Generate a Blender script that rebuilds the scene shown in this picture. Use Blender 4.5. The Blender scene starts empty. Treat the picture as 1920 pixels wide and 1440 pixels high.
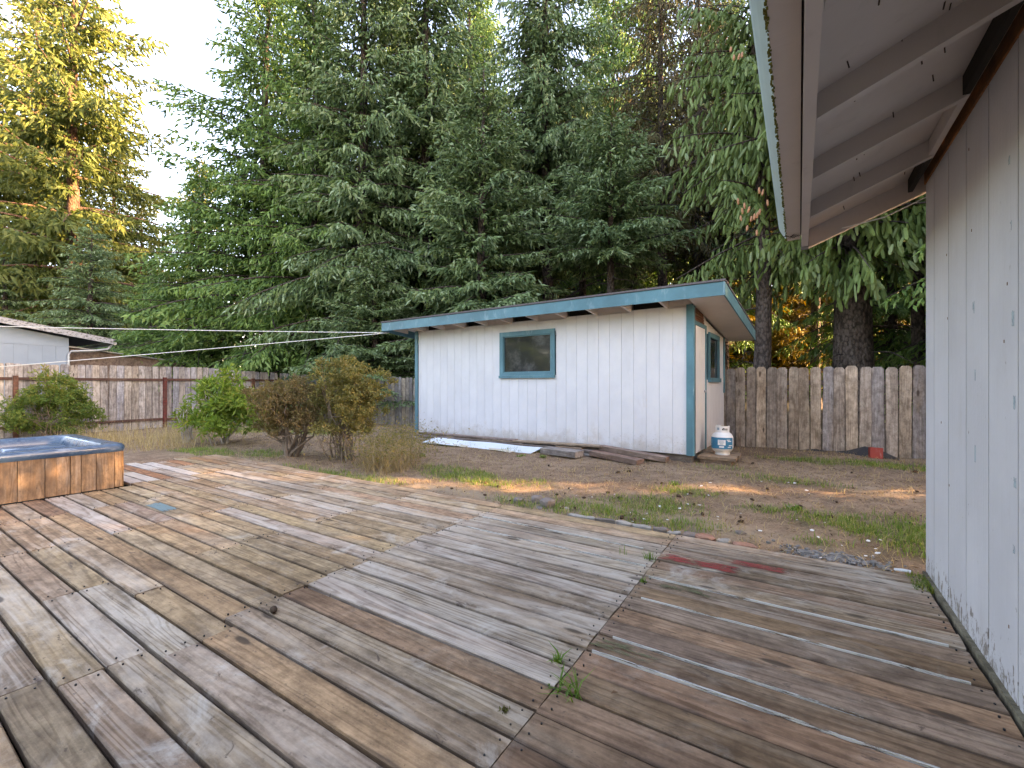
import bpy, bmesh, math, random
import numpy as np
from mathutils import Vector, Matrix

S = bpy.context.scene
COL = S.collection
R = math.radians

# ------------------------------------------------------------------ camera, sky, sun, exposure
CAM_H = 1.15
F_PX = 830.0
HORIZON = 722.0
YAW = R(32.6)
cd = bpy.data.cameras.new("camera")
cd.sensor_width = 36.0
cd.lens = 36.0 * F_PX / 1920.0
cd.shift_y = (HORIZON - 720.0) / 1920.0
cd.clip_start, cd.clip_end = 0.05, 2000.0
cam = bpy.data.objects.new("camera", cd)
cam.location = (0, 0, CAM_H)
cam.rotation_euler = (R(90), 0, YAW)
COL.objects.link(cam)
S.camera = cam

SUN_EL = R(15.0)
SUN_AZ = math.atan2(0.42, 0.906)          # direction towards the sun, angle from +X
sun_dir = Vector((math.cos(SUN_AZ) * math.cos(SUN_EL), math.sin(SUN_AZ) * math.cos(SUN_EL), math.sin(SUN_EL)))
W = bpy.data.worlds.new("World")
S.world = W
W.use_nodes = True
wt = W.node_tree
bg = wt.nodes["Background"]
sky = wt.nodes.new("ShaderNodeTexSky")
sky.sky_type = 'NISHITA'
sky.sun_disc = False
sky.sun_elevation = SUN_EL
sky.sun_rotation = math.pi / 2 - SUN_AZ
sky.air_density, sky.dust_density, sky.ozone_density = 1.0, 2.0, 1.0
wt.links.new(sky.outputs[0], bg.inputs[0])
bg.inputs[1].default_value = 0.15
sl = bpy.data.lights.new("sun", 'SUN')
sl.energy = 3.2
sl.angle = R(0.5)
sl.color = (1.0, 0.75, 0.42)
so = bpy.data.objects.new("sun", sl)
so.rotation_euler = sun_dir.to_track_quat('Z', 'Y').to_euler()
COL.objects.link(so)
S.view_settings.view_transform = 'Standard'
S.view_settings.look = 'None'
S.view_settings.exposure = 3.4
S.view_settings.use_white_balance = True
S.view_settings.white_balance_temperature = 8100.0
S.view_settings.white_balance_tint = 24.0
S.view_settings.gamma = 1.0
S.view_settings.use_curve_mapping = False
S.render.engine = 'CYCLES'
S.cycles.max_bounces = 6
S.cycles.transparent_max_bounces = 16

# ------------------------------------------------------------------ helpers
CY, SY = math.cos(YAW), math.sin(YAW)

def c2w(xc, zc):
    """metres right of and in front of the camera -> world x, y"""
    return (CY * xc - SY * zc, SY * xc + CY * zc)

def spot(px, depth):
    return c2w((px - 960.0) / F_PX * depth, depth)

def at(px, py, z=0.0):
    d = F_PX * (CAM_H - z) / (py - HORIZON)
    x, y = spot(px, d)
    return Vector((x, y, z))

def link(o, parent=None):
    COL.objects.link(o)
    if parent is not None:
        o.parent = parent
    return o

def tag(o, label=None, cat=None, group=None, kind=None):
    if label: o["label"] = label
    if cat: o["category"] = cat
    if group: o["group"] = group
    if kind: o["kind"] = kind
    return o

def empty(name, loc=(0, 0, 0), rz=0.0, label=None, cat=None, group=None):
    o = bpy.data.objects.new(name, None)
    o.location = loc
    o.rotation_euler = (0, 0, rz)
    o.empty_display_size = 0.2
    link(o)
    return tag(o, label, cat, group)

class MB:
    def __init__(s):
        s.v, s.f = [], []
    def add(s, vs, fs):
        n = len(s.v)
        s.v += [tuple(v) for v in vs]
        s.f += [tuple(i + n for i in f) for f in fs]
        return s
    def box(s, x0, x1, y0, y1, z0, z1, m=None):
        vs = [Vector(p) for p in ((x0,y0,z0),(x1,y0,z0),(x1,y1,z0),(x0,y1,z0),(x0,y0,z1),(x1,y0,z1),(x1,y1,z1),(x0,y1,z1))]
        if m is not None: vs = [m @ v for v in vs]
        return s.add(vs, [(3,2,1,0),(4,5,6,7),(0,1,5,4),(1,2,6,5),(2,3,7,6),(3,0,4,7)])
    def prism(s, prof, a, b, fn):
        """prof: 2-D outline (counter-clockwise); fn(u, v, t) -> point; extruded from t=a to t=b"""
        n = len(prof)
        vs = [fn(u, v, a) for u, v in prof] + [fn(u, v, b) for u, v in prof]
        fs = [tuple(range(n - 1, -1, -1)), tuple(range(n, 2 * n))] + [(i, (i + 1) % n, (i + 1) % n + n, i + n) for i in range(n)]
        return s.add(vs, fs)
    def tube(s, pts, rad, n=6, cap=True):
        pts = [Vector(p) for p in pts]
        if not hasattr(rad, '__len__'): rad = [rad] * len(pts)
        rings = []
        up = Vector((0, 0, 1))
        for i, p in enumerate(pts):
            d = (pts[min(i + 1, len(pts) - 1)] - pts[max(i - 1, 0)]).normalized()
            a = d.cross(up if abs(d.z) < .95 else Vector((1, 0, 0))).normalized()
            b = d.cross(a)
            rings.append([p + (a * math.cos(2 * math.pi * k / n) + b * math.sin(2 * math.pi * k / n)) * rad[i] for k in range(n)])
        vs = [q for r in rings for q in r]
        fs = []
        for i in range(len(pts) - 1):
            for k in range(n):
                fs.append((i * n + k, i * n + (k + 1) % n, (i + 1) * n + (k + 1) % n, (i + 1) * n + k))
        if cap:
            fs.append(tuple(range(n - 1, -1, -1)))
            fs.append(tuple((len(pts) - 1) * n + k for k in range(n)))
        return s.add(vs, fs)
    def lathe(s, prof, n=24, c=(0, 0)):
        vs, fs = [], []
        for r, z in prof:
            for k in range(n):
                a = 2 * math.pi * k / n
                vs.append((c[0] + r * math.cos(a), c[1] + r * math.sin(a), z))
        for i in range(len(prof) - 1):
            for k in range(n):
                fs.append((i * n + k, i * n + (k + 1) % n, (i + 1) * n + (k + 1) % n, (i + 1) * n + k))
        return s.add(vs, fs)
    def mesh(s, name, mat, smooth=False):
        me = bpy.data.meshes.new(name)
        me.from_pydata(s.v, [], s.f)
        me.update()
        bm = bmesh.new(); bm.from_mesh(me)
        bmesh.ops.recalc_face_normals(bm, faces=bm.faces)
        bm.to_mesh(me); bm.free()
        if mat is not None: me.materials.append(mat)
        if smooth: me.shade_smooth()
        return me
    def build(s, name, mat, parent=None, loc=(0, 0, 0), rot=(0, 0, 0), smooth=False, color=None):
        o = bpy.data.objects.new(name, s.mesh(name, mat, smooth))
        o.location = loc
        o.rotation_euler = rot
        if color: o.color = color
        return link(o, parent)

def mesh_np(name, V, F, mat, attrs=None, smooth=False):
    """V (n,3), F (m,3) arrays; attrs {name: (n,) floats}"""
    me = bpy.data.meshes.new(name)
    n, m = len(V), len(F)
    k = F.shape[1]
    me.vertices.add(n)
    me.vertices.foreach_set("co", np.ascontiguousarray(V, dtype=np.float32).ravel())
    me.loops.add(m * k)
    me.loops.foreach_set("vertex_index", np.ascontiguousarray(F, dtype=np.int32).ravel())
    me.polygons.add(m)
    me.polygons.foreach_set("loop_start", np.arange(0, m * k, k, dtype=np.int32))
    for an, av in (attrs or {}).items():
        a = me.attributes.new(an, 'FLOAT', 'POINT')
        a.data.foreach_set("value", np.ascontiguousarray(av, dtype=np.float32))
    me.update(calc_edges=True)
    if mat is not None: me.materials.append(mat)
    me.polygons.foreach_set("use_smooth", np.full(m, smooth, dtype=bool))
    return me

# ------------------------------------------------------------------ materials
class NT:
    def __init__(s, name):
        s.m = bpy.data.materials.new(name)
        s.m.use_nodes = True
        s.t = s.m.node_tree
        s.b = s.t.nodes["Principled BSDF"]
        s.out = s.t.nodes["Material Output"]
    def n(s, ty, **kw):
        nd = s.t.nodes.new("ShaderNode" + ty)
        for k, v in kw.items(): setattr(nd, k, v)
        return nd
    def l(s, a, b): s.t.links.new(a, b)
    def put(s, sock, v):
        if isinstance(v, bpy.types.NodeSocket): s.l(v, sock)
        elif isinstance(v, tuple) and len(v) == 3 and sock.type == 'RGBA': sock.default_value = (*v, 1)
        else: sock.default_value = v
    def math(s, op, a, b=0.0, c=None, clamp=False):
        nd = s.n("Math", operation=op, use_clamp=clamp)
        s.put(nd.inputs[0], a); s.put(nd.inputs[1], b)
        if c is not None: s.put(nd.inputs[2], c)
        return nd.outputs[0]
    def vmath(s, op, a, b):
        nd = s.n("VectorMath", operation=op)
        s.put(nd.inputs[0], a); s.put(nd.inputs[1], b)
        return nd.outputs[0]
    def noise(s, vec, scale=1.0, detail=3.0, rough=0.5, dist=0.0):
        nd = s.n("TexNoise")
        if vec is not None: s.l(vec, nd.inputs["Vector"])
        nd.inputs["Scale"].default_value = scale
        nd.inputs["Detail"].default_value = detail
        nd.inputs["Roughness"].default_value = rough
        nd.inputs["Distortion"].default_value = dist
        return nd.outputs["Fac"]
    def ramp(s, v, a, b, lo=0.0, hi=1.0):
        nd = s.n("MapRange")
        nd.interpolation_type = 'SMOOTHSTEP'
        s.put(nd.inputs[0], v)
        nd.inputs[1].default_value, nd.inputs[2].default_value = a, b
        nd.inputs[3].default_value, nd.inputs[4].default_value = lo, hi
        return nd.outputs[0]
    def mix(s, f, a, b, blend='MIX'):
        nd = s.n("MixRGB", blend_type=blend)
        s.put(nd.inputs[0], f); s.put(nd.inputs[1], a); s.put(nd.inputs[2], b)
        return nd.outputs[0]
    def coords(s, scale=(1, 1, 1), rnd=True, kind="Object"):
        tc = s.n("TexCoord")
        v = tc.outputs[kind]
        if rnd:
            oi = s.n("ObjectInfo")
            cb = s.n("CombineXYZ")
            for i, k in enumerate((37.0, 91.0, 53.0)):
                s.l(s.math('MULTIPLY', oi.outputs["Random"], k), cb.inputs[i])
            v = s.vmath('ADD', v, cb.outputs[0])
        return v
    def sc(s, v, scale):
        return s.vmath('MULTIPLY', v, scale)
    def bump(s, h, strength=0.3, dist=0.01):
        nd = s.n("Bump")
        nd.inputs["Strength"].default_value = strength
        nd.inputs["Distance"].default_value = dist
        s.l(h, nd.inputs["Height"])
        s.l(nd.outputs[0], s.b.inputs["Normal"])
    def fin(s, color, rough=0.8, spec=0.3):
        s.put(s.b.inputs["Base Color"], color)
        s.put(s.b.inputs["Roughness"], rough)
        s.b.inputs["Specular IOR Level"].default_value = spec
        return s.m

def m_wood(name, axis=0, ring=0.28, blot=0.5, stain=0.63, knots=True, wash=(0.60, 0.505, 0.42), edge=0.6, rough=0.8, spec=0.25, site=False):
    """weathered timber: base colour from the object colour, its alpha sets how much worn pale paint is left"""
    k = NT(name)
    oi = k.n("ObjectInfo")
    v = k.coords()
    def st(a, b):
        t = [b, b, b]; t[axis] = a
        return k.sc(v, tuple(t))
    n1 = k.noise(st(0.40, 6.5), 1.0, 2.5, 0.5, 0.7)
    rg = k.math('SINE', k.math('MULTIPLY', n1, 62.0))
    rg = k.ramp(rg, 0.1, 1.0)
    fib = k.math('ADD', k.math('MULTIPLY', k.noise(st(3.0, 130.0), 1.0, 3.0, 0.6), 0.5), k.math('MULTIPLY', k.noise(st(2.0, 52.0), 1.0, 4.0, 0.65), 0.5))
    big = k.noise(st(0.9, 3.5), 1.0, 4.0, 0.6)
    c = oi.outputs["Color"]
    c = k.mix(1.0, c, k.mix(fib, (0.36, 0.33, 0.31), (1.56, 1.56, 1.56)), 'MULTIPLY')
    c = k.mix(k.math('MULTIPLY', rg, ring), c, k.mix(1.0, c, (0.42, 0.36, 0.31), 'MULTIPLY'))
    c = k.mix(k.ramp(big, 0.38, 0.68, 0.0, blot), c, k.mix(1.0, c, (0.48, 0.44, 0.42), 'MULTIPLY'))
    big2 = k.noise(st(1.3, 6.0), 1.0, 5.0, 0.65)
    c = k.mix(k.ramp(big2, 0.5, 0.75, 0.0, 0.45), c, (0.41, 0.32, 0.235))
    wn = k.noise(st(2.0, 17.0), 1.0, 6.0, 0.7, 0.4)
    wn2 = k.noise(st(0.8, 3.0), 1.0, 2.0, 0.5)
    wf = k.math('ADD', k.math('MULTIPLY', wn, 0.75), k.math('MULTIPLY', wn2, 0.55))
    wf = k.math('ADD', wf, k.math('MULTIPLY', k.math('SUBTRACT', oi.outputs["Alpha"], 0.5), 0.55))
    wf = k.math('SUBTRACT', wf, k.math('MULTIPLY', rg, 0.10))
    wf = k.math('MULTIPLY', k.ramp(wf, 0.55, 0.98), k.ramp(oi.outputs["Alpha"], 0.0, 0.35), clamp=True)
    mot = k.noise(k.sc(v, (7.0, 11.0, 11.0) if axis == 0 else (11.0, 11.0, 7.0)), 1.0, 6.0, 0.75)
    c = k.mix(1.0, c, k.mix(k.ramp(mot, 0.3, 0.7), (0.60, 0.57, 0.55), (1.30, 1.28, 1.26)), 'MULTIPLY')
    spk = k.noise(k.sc(v, (26.0, 40.0, 40.0) if axis == 0 else (40.0, 40.0, 26.0)), 1.0, 3.0, 0.6)
    c = k.mix(k.ramp(spk, 0.66, 0.72, 0.0, 0.6), c, (0.09, 0.065, 0.05))
    c = k.mix(k.math('MULTIPLY', wf, 0.72), c, wash)
    dk = k.noise(st(1.8, 8.0), 1.0, 6.0, 0.7, 0.6)
    c = k.mix(k.ramp(dk, stain, stain + 0.13, 0.0, 0.75), c, (0.045, 0.032, 0.026))
    gn = k.n("TexCoord").outputs["Generated"]
    sx = k.n("SeparateXYZ"); k.l(gn, sx.inputs[0])
    eg = k.math('ABSOLUTE', k.math('SUBTRACT', sx.outputs[1 if axis == 0 else 0], 0.5))
    en = k.noise(st(2.6, 9.0), 1.0, 5.0, 0.7)
    eg = k.math('ADD', eg, k.math('MULTIPLY', k.math('SUBTRACT', en, 0.5), 0.42))
    c = k.mix(k.ramp(eg, 0.40, 0.54, 0.0, edge), c, (0.07, 0.048, 0.038))
    if site:                                            # damp staining and scuffed, bleached areas that run across boards
        gp_ = k.n("NewGeometry").outputs["Position"]
        s1 = k.noise(k.sc(gp_, (0.9, 1.2, 1.0)), 1.0, 5.0, 0.6)
        c = k.mix(k.ramp(s1, 0.49, 0.68, 0.0, 0.55), c, k.mix(1.0, c, (0.50, 0.44, 0.40), 'MULTIPLY'))
        s2 = k.noise(k.sc(gp_, (2.4, 3.4, 1.0)), 1.0, 7.0, 0.72, 0.8)
        c = k.mix(k.math('MULTIPLY', k.ramp(s2, 0.52, 0.70, 0.0, 0.6), k.ramp(oi.outputs["Alpha"], 0.05, 0.5)), c, (0.60, 0.525, 0.45))
        s3 = k.noise(k.sc(gp_, (7.0, 16.0, 1.0)), 1.0, 5.0, 0.7, 0.5)
        c = k.mix(k.ramp(s3, 0.62, 0.69, 0.0, 0.75), c, (0.085, 0.055, 0.042))
    if knots:
        vo = k.n("TexVoronoi")
        k.l(st(1.7, 5.5), vo.inputs["Vector"])
        vo.inputs["Scale"].default_value = 1.0
        sep = k.n("SeparateColor")
        k.l(vo.outputs["Color"], sep.inputs[0])
        kf = k.math('MULTIPLY', k.ramp(vo.outputs["Distance"], 0.13, 0.07), k.ramp(sep.outputs[0], 0.50, 0.52))
        c = k.mix(k.math('MULTIPLY', kf, 0.8), c, (0.05, 0.032, 0.022))
    h = k.math('ADD', k.math('MULTIPLY', fib, 0.6), k.math('MULTIPLY', rg, -0.35))
    k.bump(h, 0.5, 0.004)
    return k.fin(c, k.mix(wf, (rough,) * 3, (0.62,) * 3), spec)

def m_paint(name, col, dirt=(0.3, 0.25, 0.2), amt=0.25, chip=None, rough=0.6, grain_axis=2, vary=0.06):
    k = NT(name)
    v = k.coords()
    g = [60.0] * 3; g[grain_axis] = 1.6
    gr = k.noise(k.sc(v, tuple(g)), 1.0, 3.0, 0.6)
    b = k.noise(k.sc(v, (1.4, 1.4, 1.4)), 1.0, 5.0, 0.65)
    c = k.mix(k.ramp(b, 0.3, 0.7), tuple(x * (1 - vary) for x in col), tuple(min(1, x * (1 + vary)) for x in col))
    d = k.noise(k.sc(v, (7, 7, 2.2)), 1.0, 6.0, 0.7)
    c = k.mix(k.ramp(d, 0.56, 0.8, 0.0, amt), c, dirt)
    if chip:
        n = k.noise(k.sc(v, (22, 22, 9)), 1.0, 5.0, 0.7)
        c = k.mix(k.ramp(n, 0.66, 0.69), c, chip)
    k.bump(gr, 0.35, 0.002)
    return k.fin(c, rough, 0.35)

def m_plain(name, col, rough=0.7, spec=0.3, vary=0.15, scale=8.0, metal=0.0, bump=0.0):
    k = NT(name)
    v = k.coords()
    n = k.noise(k.sc(v, (scale,) * 3), 1.0, 5.0, 0.65)
    c = k.mix(n, tuple(x * (1 - vary * 1.6) for x in col), tuple(min(1, x * (1 + vary * 1.6)) for x in col))
    k.b.inputs["Metallic"].default_value = metal
    if bump: k.bump(n, bump, 0.01)
    return k.fin(c, rough, spec)

def m_leaf(name, cols, trans=0.3, rough=0.55, tipcol=None):
    """foliage: colour from the per-leaf 'tint' attribute over three greens, with light coming through"""
    k = NT(name)
    a = k.n("Attribute", attribute_name="tint")
    r = k.n("ValToRGB")
    el = r.color_ramp.elements
    el[0].position, el[0].color = 0.0, (*cols[0], 1)
    el[1].position, el[1].color = 1.0, (*cols[-1], 1)
    for i, c in enumerate(cols[1:-1]):
        e = el.new((i + 1) / (len(cols) - 1)); e.color = (*c, 1)
    k.l(a.outputs["Fac"], r.inputs[0])
    c = r.outputs[0]
    v = k.coords(rnd=False)
    n = k.noise(k.sc(v, (0.7,) * 3), 1.0, 3.0)
    c = k.mix(1.0, c, k.mix(n, (0.7, 0.75, 0.8), (1.25, 1.2, 1.0)), 'MULTIPLY')
    k.put(k.b.inputs["Base Color"], c)
    k.b.inputs["Roughness"].default_value = rough
    k.b.inputs["Specular IOR Level"].default_value = 0.3
    tr = k.n("BsdfTranslucent")
    k.l(k.mix(1.0, c, (1.5, 1.35, 0.6), 'MULTIPLY'), tr.inputs[0])
    mx = k.n("MixShader")
    mx.inputs[0].default_value = trans
    k.l(k.b.outputs[0], mx.inputs[1]); k.l(tr.outputs[0], mx.inputs[2])
    k.l(mx.outputs[0], k.out.inputs[0])
    return k.m

def m_bark(name, col, col2, scale=1.0):
    k = NT(name)
    v = k.coords()
    vo = k.n("TexVoronoi")
    k.l(k.sc(v, (16 * scale, 16 * scale, 9 * scale)), vo.inputs["Vector"])
    vo.inputs["Scale"].default_value = 1.0
    n = k.noise(k.sc(v, (5 * scale, 5 * scale, 2 * scale)), 1.0, 6.0, 0.7)
    n2 = k.noise(k.sc(v, (30 * scale,) * 3), 1.0, 4.0, 0.7)
    c = k.mix(k.ramp(n, 0.3, 0.7), col, col2)
    c = k.mix(k.ramp(vo.outputs["Distance"], 0.35, 0.75, 0, 0.7), c, tuple(x * 0.3 for x in col))
    c = k.mix(k.ramp(n2, 0.55, 0.75, 0, 0.4), c, (0.30, 0.30, 0.27))
    k.bump(k.math('SUBTRACT', k.math('MULTIPLY', n2, 0.5), vo.outputs["Distance"]), 0.9, 0.04)
    return k.fin(c, 0.9, 0.15)

M = {}
M['deck'] = m_wood("deck_wood", ring=0.42, site=True)
M['fence'] = m_wood("fence_wood", axis=2, ring=0.35, blot=0.6, stain=0.60)
M['tubwood'] = m_wood("tub_wood", axis=2, ring=0.3, blot=0.35, stain=0.68)
M['beam'] = m_wood("beam_wood", axis=0, ring=0.3, blot=0.4, stain=0.66)
M['shedwhite'] = m_paint("shed_white_paint", (0.64, 0.645, 0.675), dirt=(0.42, 0.36, 0.31), amt=0.35)
_k = NT("shed_front_paint")
_v = _k.coords(); _w = _k.coords(rnd=False)
_sx = _k.n("SeparateXYZ"); _k.l(_w, _sx.inputs[0])
_b = _k.noise(_k.sc(_v, (1.4,) * 3), 1.0, 5.0, .65)
_c = _k.mix(_k.ramp(_b, .3, .7), (.60, .605, .635), (.67, .675, .70))
_d = _k.noise(_k.sc(_v, (9, 9, 1.6)), 1.0, 6.0, .7)
_c = _k.mix(_k.ramp(_d, .55, .8, 0, .4), _c, (.46, .42, .38))
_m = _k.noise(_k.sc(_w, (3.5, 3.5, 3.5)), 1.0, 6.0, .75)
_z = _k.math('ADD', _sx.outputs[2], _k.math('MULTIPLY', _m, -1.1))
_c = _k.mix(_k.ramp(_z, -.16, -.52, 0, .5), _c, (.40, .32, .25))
_sp = _k.noise(_k.sc(_w, (55, 55, 55)), 1.0, 2.0, .6)
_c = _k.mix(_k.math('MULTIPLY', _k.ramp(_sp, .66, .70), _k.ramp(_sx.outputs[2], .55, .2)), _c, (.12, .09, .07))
_g = _k.noise(_k.sc(_v, (70, 70, 1.6)), 1.0, 3.0, .6)
_k.bump(_g, .5, .003)
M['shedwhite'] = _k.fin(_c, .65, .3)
_k = NT("house_front_paint")
_v = _k.coords(); _w = _k.coords(rnd=False)
_sx = _k.n("SeparateXYZ"); _k.l(_w, _sx.inputs[0])
_b = _k.noise(_k.sc(_v, (1.4,) * 3), 1.0, 5.0, .65)
_c = _k.mix(_k.ramp(_b, .3, .7), (.465, .455, .47), (.525, .515, .53))
_d = _k.noise(_k.sc(_v, (6, 6, 1.3)), 1.0, 6.0, .7)
_c = _k.mix(_k.ramp(_d, .54, .8, 0, .35), _c, (.38, .34, .31))
_n = _k.noise(_k.sc(_v, (26, 26, 11)), 1.0, 6.0, .75)
_z = _k.math('SUBTRACT', _n, _k.ramp(_sx.outputs[2], 0.0, .30, 0.0, .17))
_c = _k.mix(_k.ramp(_z, .50, .54, 0, .85), _c, (.16, .125, .095))
_g = _k.noise(_k.sc(_v, (60, 60, 1.4)), 1.0, 3.0, .6)
_g2 = _k.noise(_k.sc(_v, (3, 60, 60)), 1.0, 2.0, .6)
_k.bump(_k.math('ADD', _g, _k.math('MULTIPLY', _g2, .6)), .6, .003)
M['housefront'] = _k.fin(_c, .6, .3)
M['housewhite'] = m_paint("house_white_paint", (0.50, 0.49, 0.51), dirt=(0.40, 0.37, 0.34), amt=0.25, chip=(0.20, 0.15, 0.11))
M['soffit'] = m_paint("soffit_paint", (0.48, 0.42, 0.395), dirt=(0.2, 0.17, 0.15), amt=0.3, grain_axis=0)
M['shedsoffit'] = m_paint("shed_soffit_paint", (0.62, 0.56, 0.52), dirt=(0.3, 0.25, 0.2), amt=0.3, grain_axis=1)
M['teal'] = m_paint("teal_paint", (0.075, 0.20, 0.245), dirt=(0.32, 0.46, 0.50), amt=0.8, rough=0.55, vary=0.2, grain_axis=0)
M['tealgutter'] = m_paint("gutter_paint", (0.33, 0.42, 0.42), dirt=(0.42, 0.40, 0.22), amt=0.6, rough=0.4, vary=0.12, grain_axis=1)
M['roofing'] = m_plain("roll_roofing", (0.13, 0.115, 0.12), 0.9, 0.15, 0.3, 40, bump=0.4)
M['moss'] = m_plain("moss", (0.13, 0.12, 0.03), 0.95, 0.1, 0.4, 60, bump=0.8)
M['door'] = m_paint("door_paint", (0.66, 0.66, 0.66), dirt=(0.35, 0.30, 0.25), amt=0.6)
M['darkvoid'] = m_plain("cavity_shade", (0.03, 0.026, 0.022), 0.9, 0.1)  # near-black colour stands in for shade inside gaps and open bays
M['rawbrown'] = m_wood("raw_brown_wood", axis=1, ring=0.2, blot=0.4, stain=0.7, knots=False)
M['rust'] = m_wood("rust_painted_wood", axis=1, ring=0.15, blot=0.5, stain=0.66, knots=False)
M['concrete'] = m_plain("concrete", (0.33, 0.31, 0.29), 0.9, 0.2, 0.3, 14, bump=0.5)
M['neighbour'] = m_paint("pale_blue_paint", (0.26, 0.325, 0.40), amt=0.15, vary=0.05)
M['plainwhite'] = m_plain("white_enamel", (0.80, 0.80, 0.80), 0.4, 0.45, 0.05, 20)
M['tealenamel'] = m_plain("blue_label", (0.015, 0.20, 0.36), 0.45, 0.4, 0.15, 14)
M['black'] = m_plain("black_plastic", (0.02, 0.02, 0.022), 0.55, 0.3)
M['membrane'] = m_plain("black_sheet", (0.035, 0.035, 0.04), 0.45, 0.4, 0.3, 6, bump=0.3)
M['whitesheet'] = m_paint("white_sheet", (0.66, 0.72, 0.78), dirt=(0.55, 0.50, 0.42), amt=0.7, rough=0.5)
M['paper'] = m_plain("torn_backing_paper", (0.58, 0.52, 0.42), 0.8, 0.2, 0.15, 20)
M['string'] = m_plain("white_cord", (0.75, 0.75, 0.72), 0.6, 0.3, 0.05)
M['red'] = m_paint("red_paint", (0.33, 0.05, 0.04), dirt=(0.6, 0.55, 0.5), amt=0.6, chip=(0.7, 0.68, 0.65))
M['stone'] = m_plain("field_stone", (0.20, 0.165, 0.145), 0.9, 0.2, 0.35, 12, bump=0.8)
M['palestone'] = m_plain("pale_rubble", (0.33, 0.30, 0.265), 0.9, 0.2, 0.3, 16, bump=0.8)
M['brick'] = m_plain("broken_brick", (0.36, 0.19, 0.135), 0.9, 0.15, 0.35, 22, bump=0.6)
M['cone'] = m_plain("dark_cone", (0.07, 0.045, 0.03), 0.9, 0.15, 0.4, 40)
M['pinkcone'] = m_plain("tan_cone", (0.42, 0.21, 0.12), 0.7, 0.2, 0.25, 40)
M['chip'] = m_plain("white_chip", (0.72, 0.72, 0.72), 0.7, 0.3, 0.1, 20)
M['deadleaf'] = m_plain("dead_leaf", (0.20, 0.11, 0.06), 0.8, 0.2, 0.2, 20)
M['shingle'] = m_plain("grey_shingle", (0.22, 0.21, 0.21), 0.9, 0.15, 0.4, 30, bump=0.4)
M['metal'] = m_plain("galvanised", (0.4, 0.42, 0.44), 0.45, 0.5, 0.15, 10, metal=0.4)
M['brass'] = m_plain("old_brass", (0.35, 0.26, 0.12), 0.4, 0.5, 0.2, 20, metal=0.8)
M['gravel'] = m_plain("grey_gravel", (0.20, 0.195, 0.19), 0.9, 0.25, 0.4, 30, bump=0.5)
M['bark'] = m_bark("spruce_bark", (0.085, 0.062, 0.052), (0.16, 0.125, 0.11))
M['barkred'] = m_bark("fir_bark", (0.16, 0.09, 0.06), (0.27, 0.16, 0.11))
M['stem'] = m_plain("grey_stem", (0.22, 0.17, 0.13), 0.9, 0.15, 0.3, 12)
M['palestem'] = m_plain("bleached_stem", (0.42, 0.36, 0.31), 0.9, 0.15, 0.25, 12)

def m_speckle():
    k = NT("speckled_barge_paint")
    v = k.coords()
    n = k.noise(k.sc(v, (26, 14, 26)), 1.0, 5.0, 0.75)
    return k.fin(k.mix(k.ramp(n, 0.50, 0.60), (0.40, 0.40, 0.42), (0.12, 0.115, 0.11)), 0.8, 0.2)
M['speckle'] = m_speckle()

def m_glass(name):
    k = NT(name)
    v = k.coords()
    n = k.noise(k.sc(v, (3, 3, 3)), 1.0, 5.0, 0.7)
    c = k.mix(k.ramp(n, 0.45, 0.75), (0.024, 0.027, 0.032), (0.075, 0.08, 0.088))
    return k.fin(c, k.ramp(n, 0.4, 0.8, 0.05, 0.3), 0.4)
M['glass'] = m_glass("dusty_window_glass")

def m_tub():
    k = NT("blue_acrylic_shell")
    v = k.coords(rnd=False)
    n = k.noise(k.sc(v, (5, 5, 5)), 1.0, 6.0, 0.7, 1.0)
    n2 = k.noise(k.sc(v, (16, 2.5, 9)), 1.0, 5.0, 0.7, 0.5)
    c = k.mix(k.ramp(n, 0.35, 0.7), (0.02, 0.05, 0.10), (0.055, 0.105, 0.17))
    c = k.mix(k.ramp(n2, 0.55, 0.72, 0, 0.6), c, (0.42, 0.47, 0.53))
    k.put(k.b.inputs["Coat Weight"], 0.3)
    return k.fin(c, k.ramp(n2, 0.4, 0.7, 0.22, 0.55), 0.5)
M['tub'] = m_tub()

def m_patch(name, col, thr=0.45, streak=True):
    """brushed-on or worn paint: opaque where the brush touched, nothing elsewhere"""
    k = NT(name)
    tc = k.n("TexCoord")
    v = k.coords()
    n = k.noise(k.sc(v, (9, 60, 60) if streak else (30, 40, 14)), 1.0, 6.0, 0.75)
    g = tc.outputs["Generated"]
    d = k.n("VectorMath", operation='ABSOLUTE')
    k.l(k.vmath('SUBTRACT', g, (0.5, 0.5, 0.5)), d.inputs[0])
    sp = k.n("SeparateXYZ"); k.l(d.outputs[0], sp.inputs[0])
    ends = k.math('MAXIMUM', k.math('MAXIMUM', k.ramp(sp.outputs[0], 0.22 if streak else 0.2, 0.5) if streak else k.ramp(sp.outputs[1], 0.15, 0.5), k.ramp(sp.outputs[1], 0.36, 0.5) if streak else k.ramp(sp.outputs[2], 0.2, 0.5)), 0.0)
    f = k.math('SUBTRACT', k.math('ADD', n, 0.12), k.math('MULTIPLY', ends, 0.42 if streak else 0.7))
    f = k.ramp(f, thr, thr + 0.12)
    k.put(k.b.inputs["Base Color"], col)
    k.b.inputs["Roughness"].default_value = 0.7
    k.l(k.math('MULTIPLY', f, 0.9), k.b.inputs["Alpha"])
    return k.m
M['patchblue'] = m_patch("touch_up_paint", (0.34, 0.43, 0.46), 0.50, False)
M['patchred'] = m_patch("worn_red_paint", (0.34, 0.045, 0.035), 0.54)
M['patchteal'] = m_patch("worn_teal_paint", (0.16, 0.24, 0.245), 0.44)
M['patchgreen'] = m_patch("patchy_moss_film", (0.13, 0.125, 0.055), 0.60)

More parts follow.
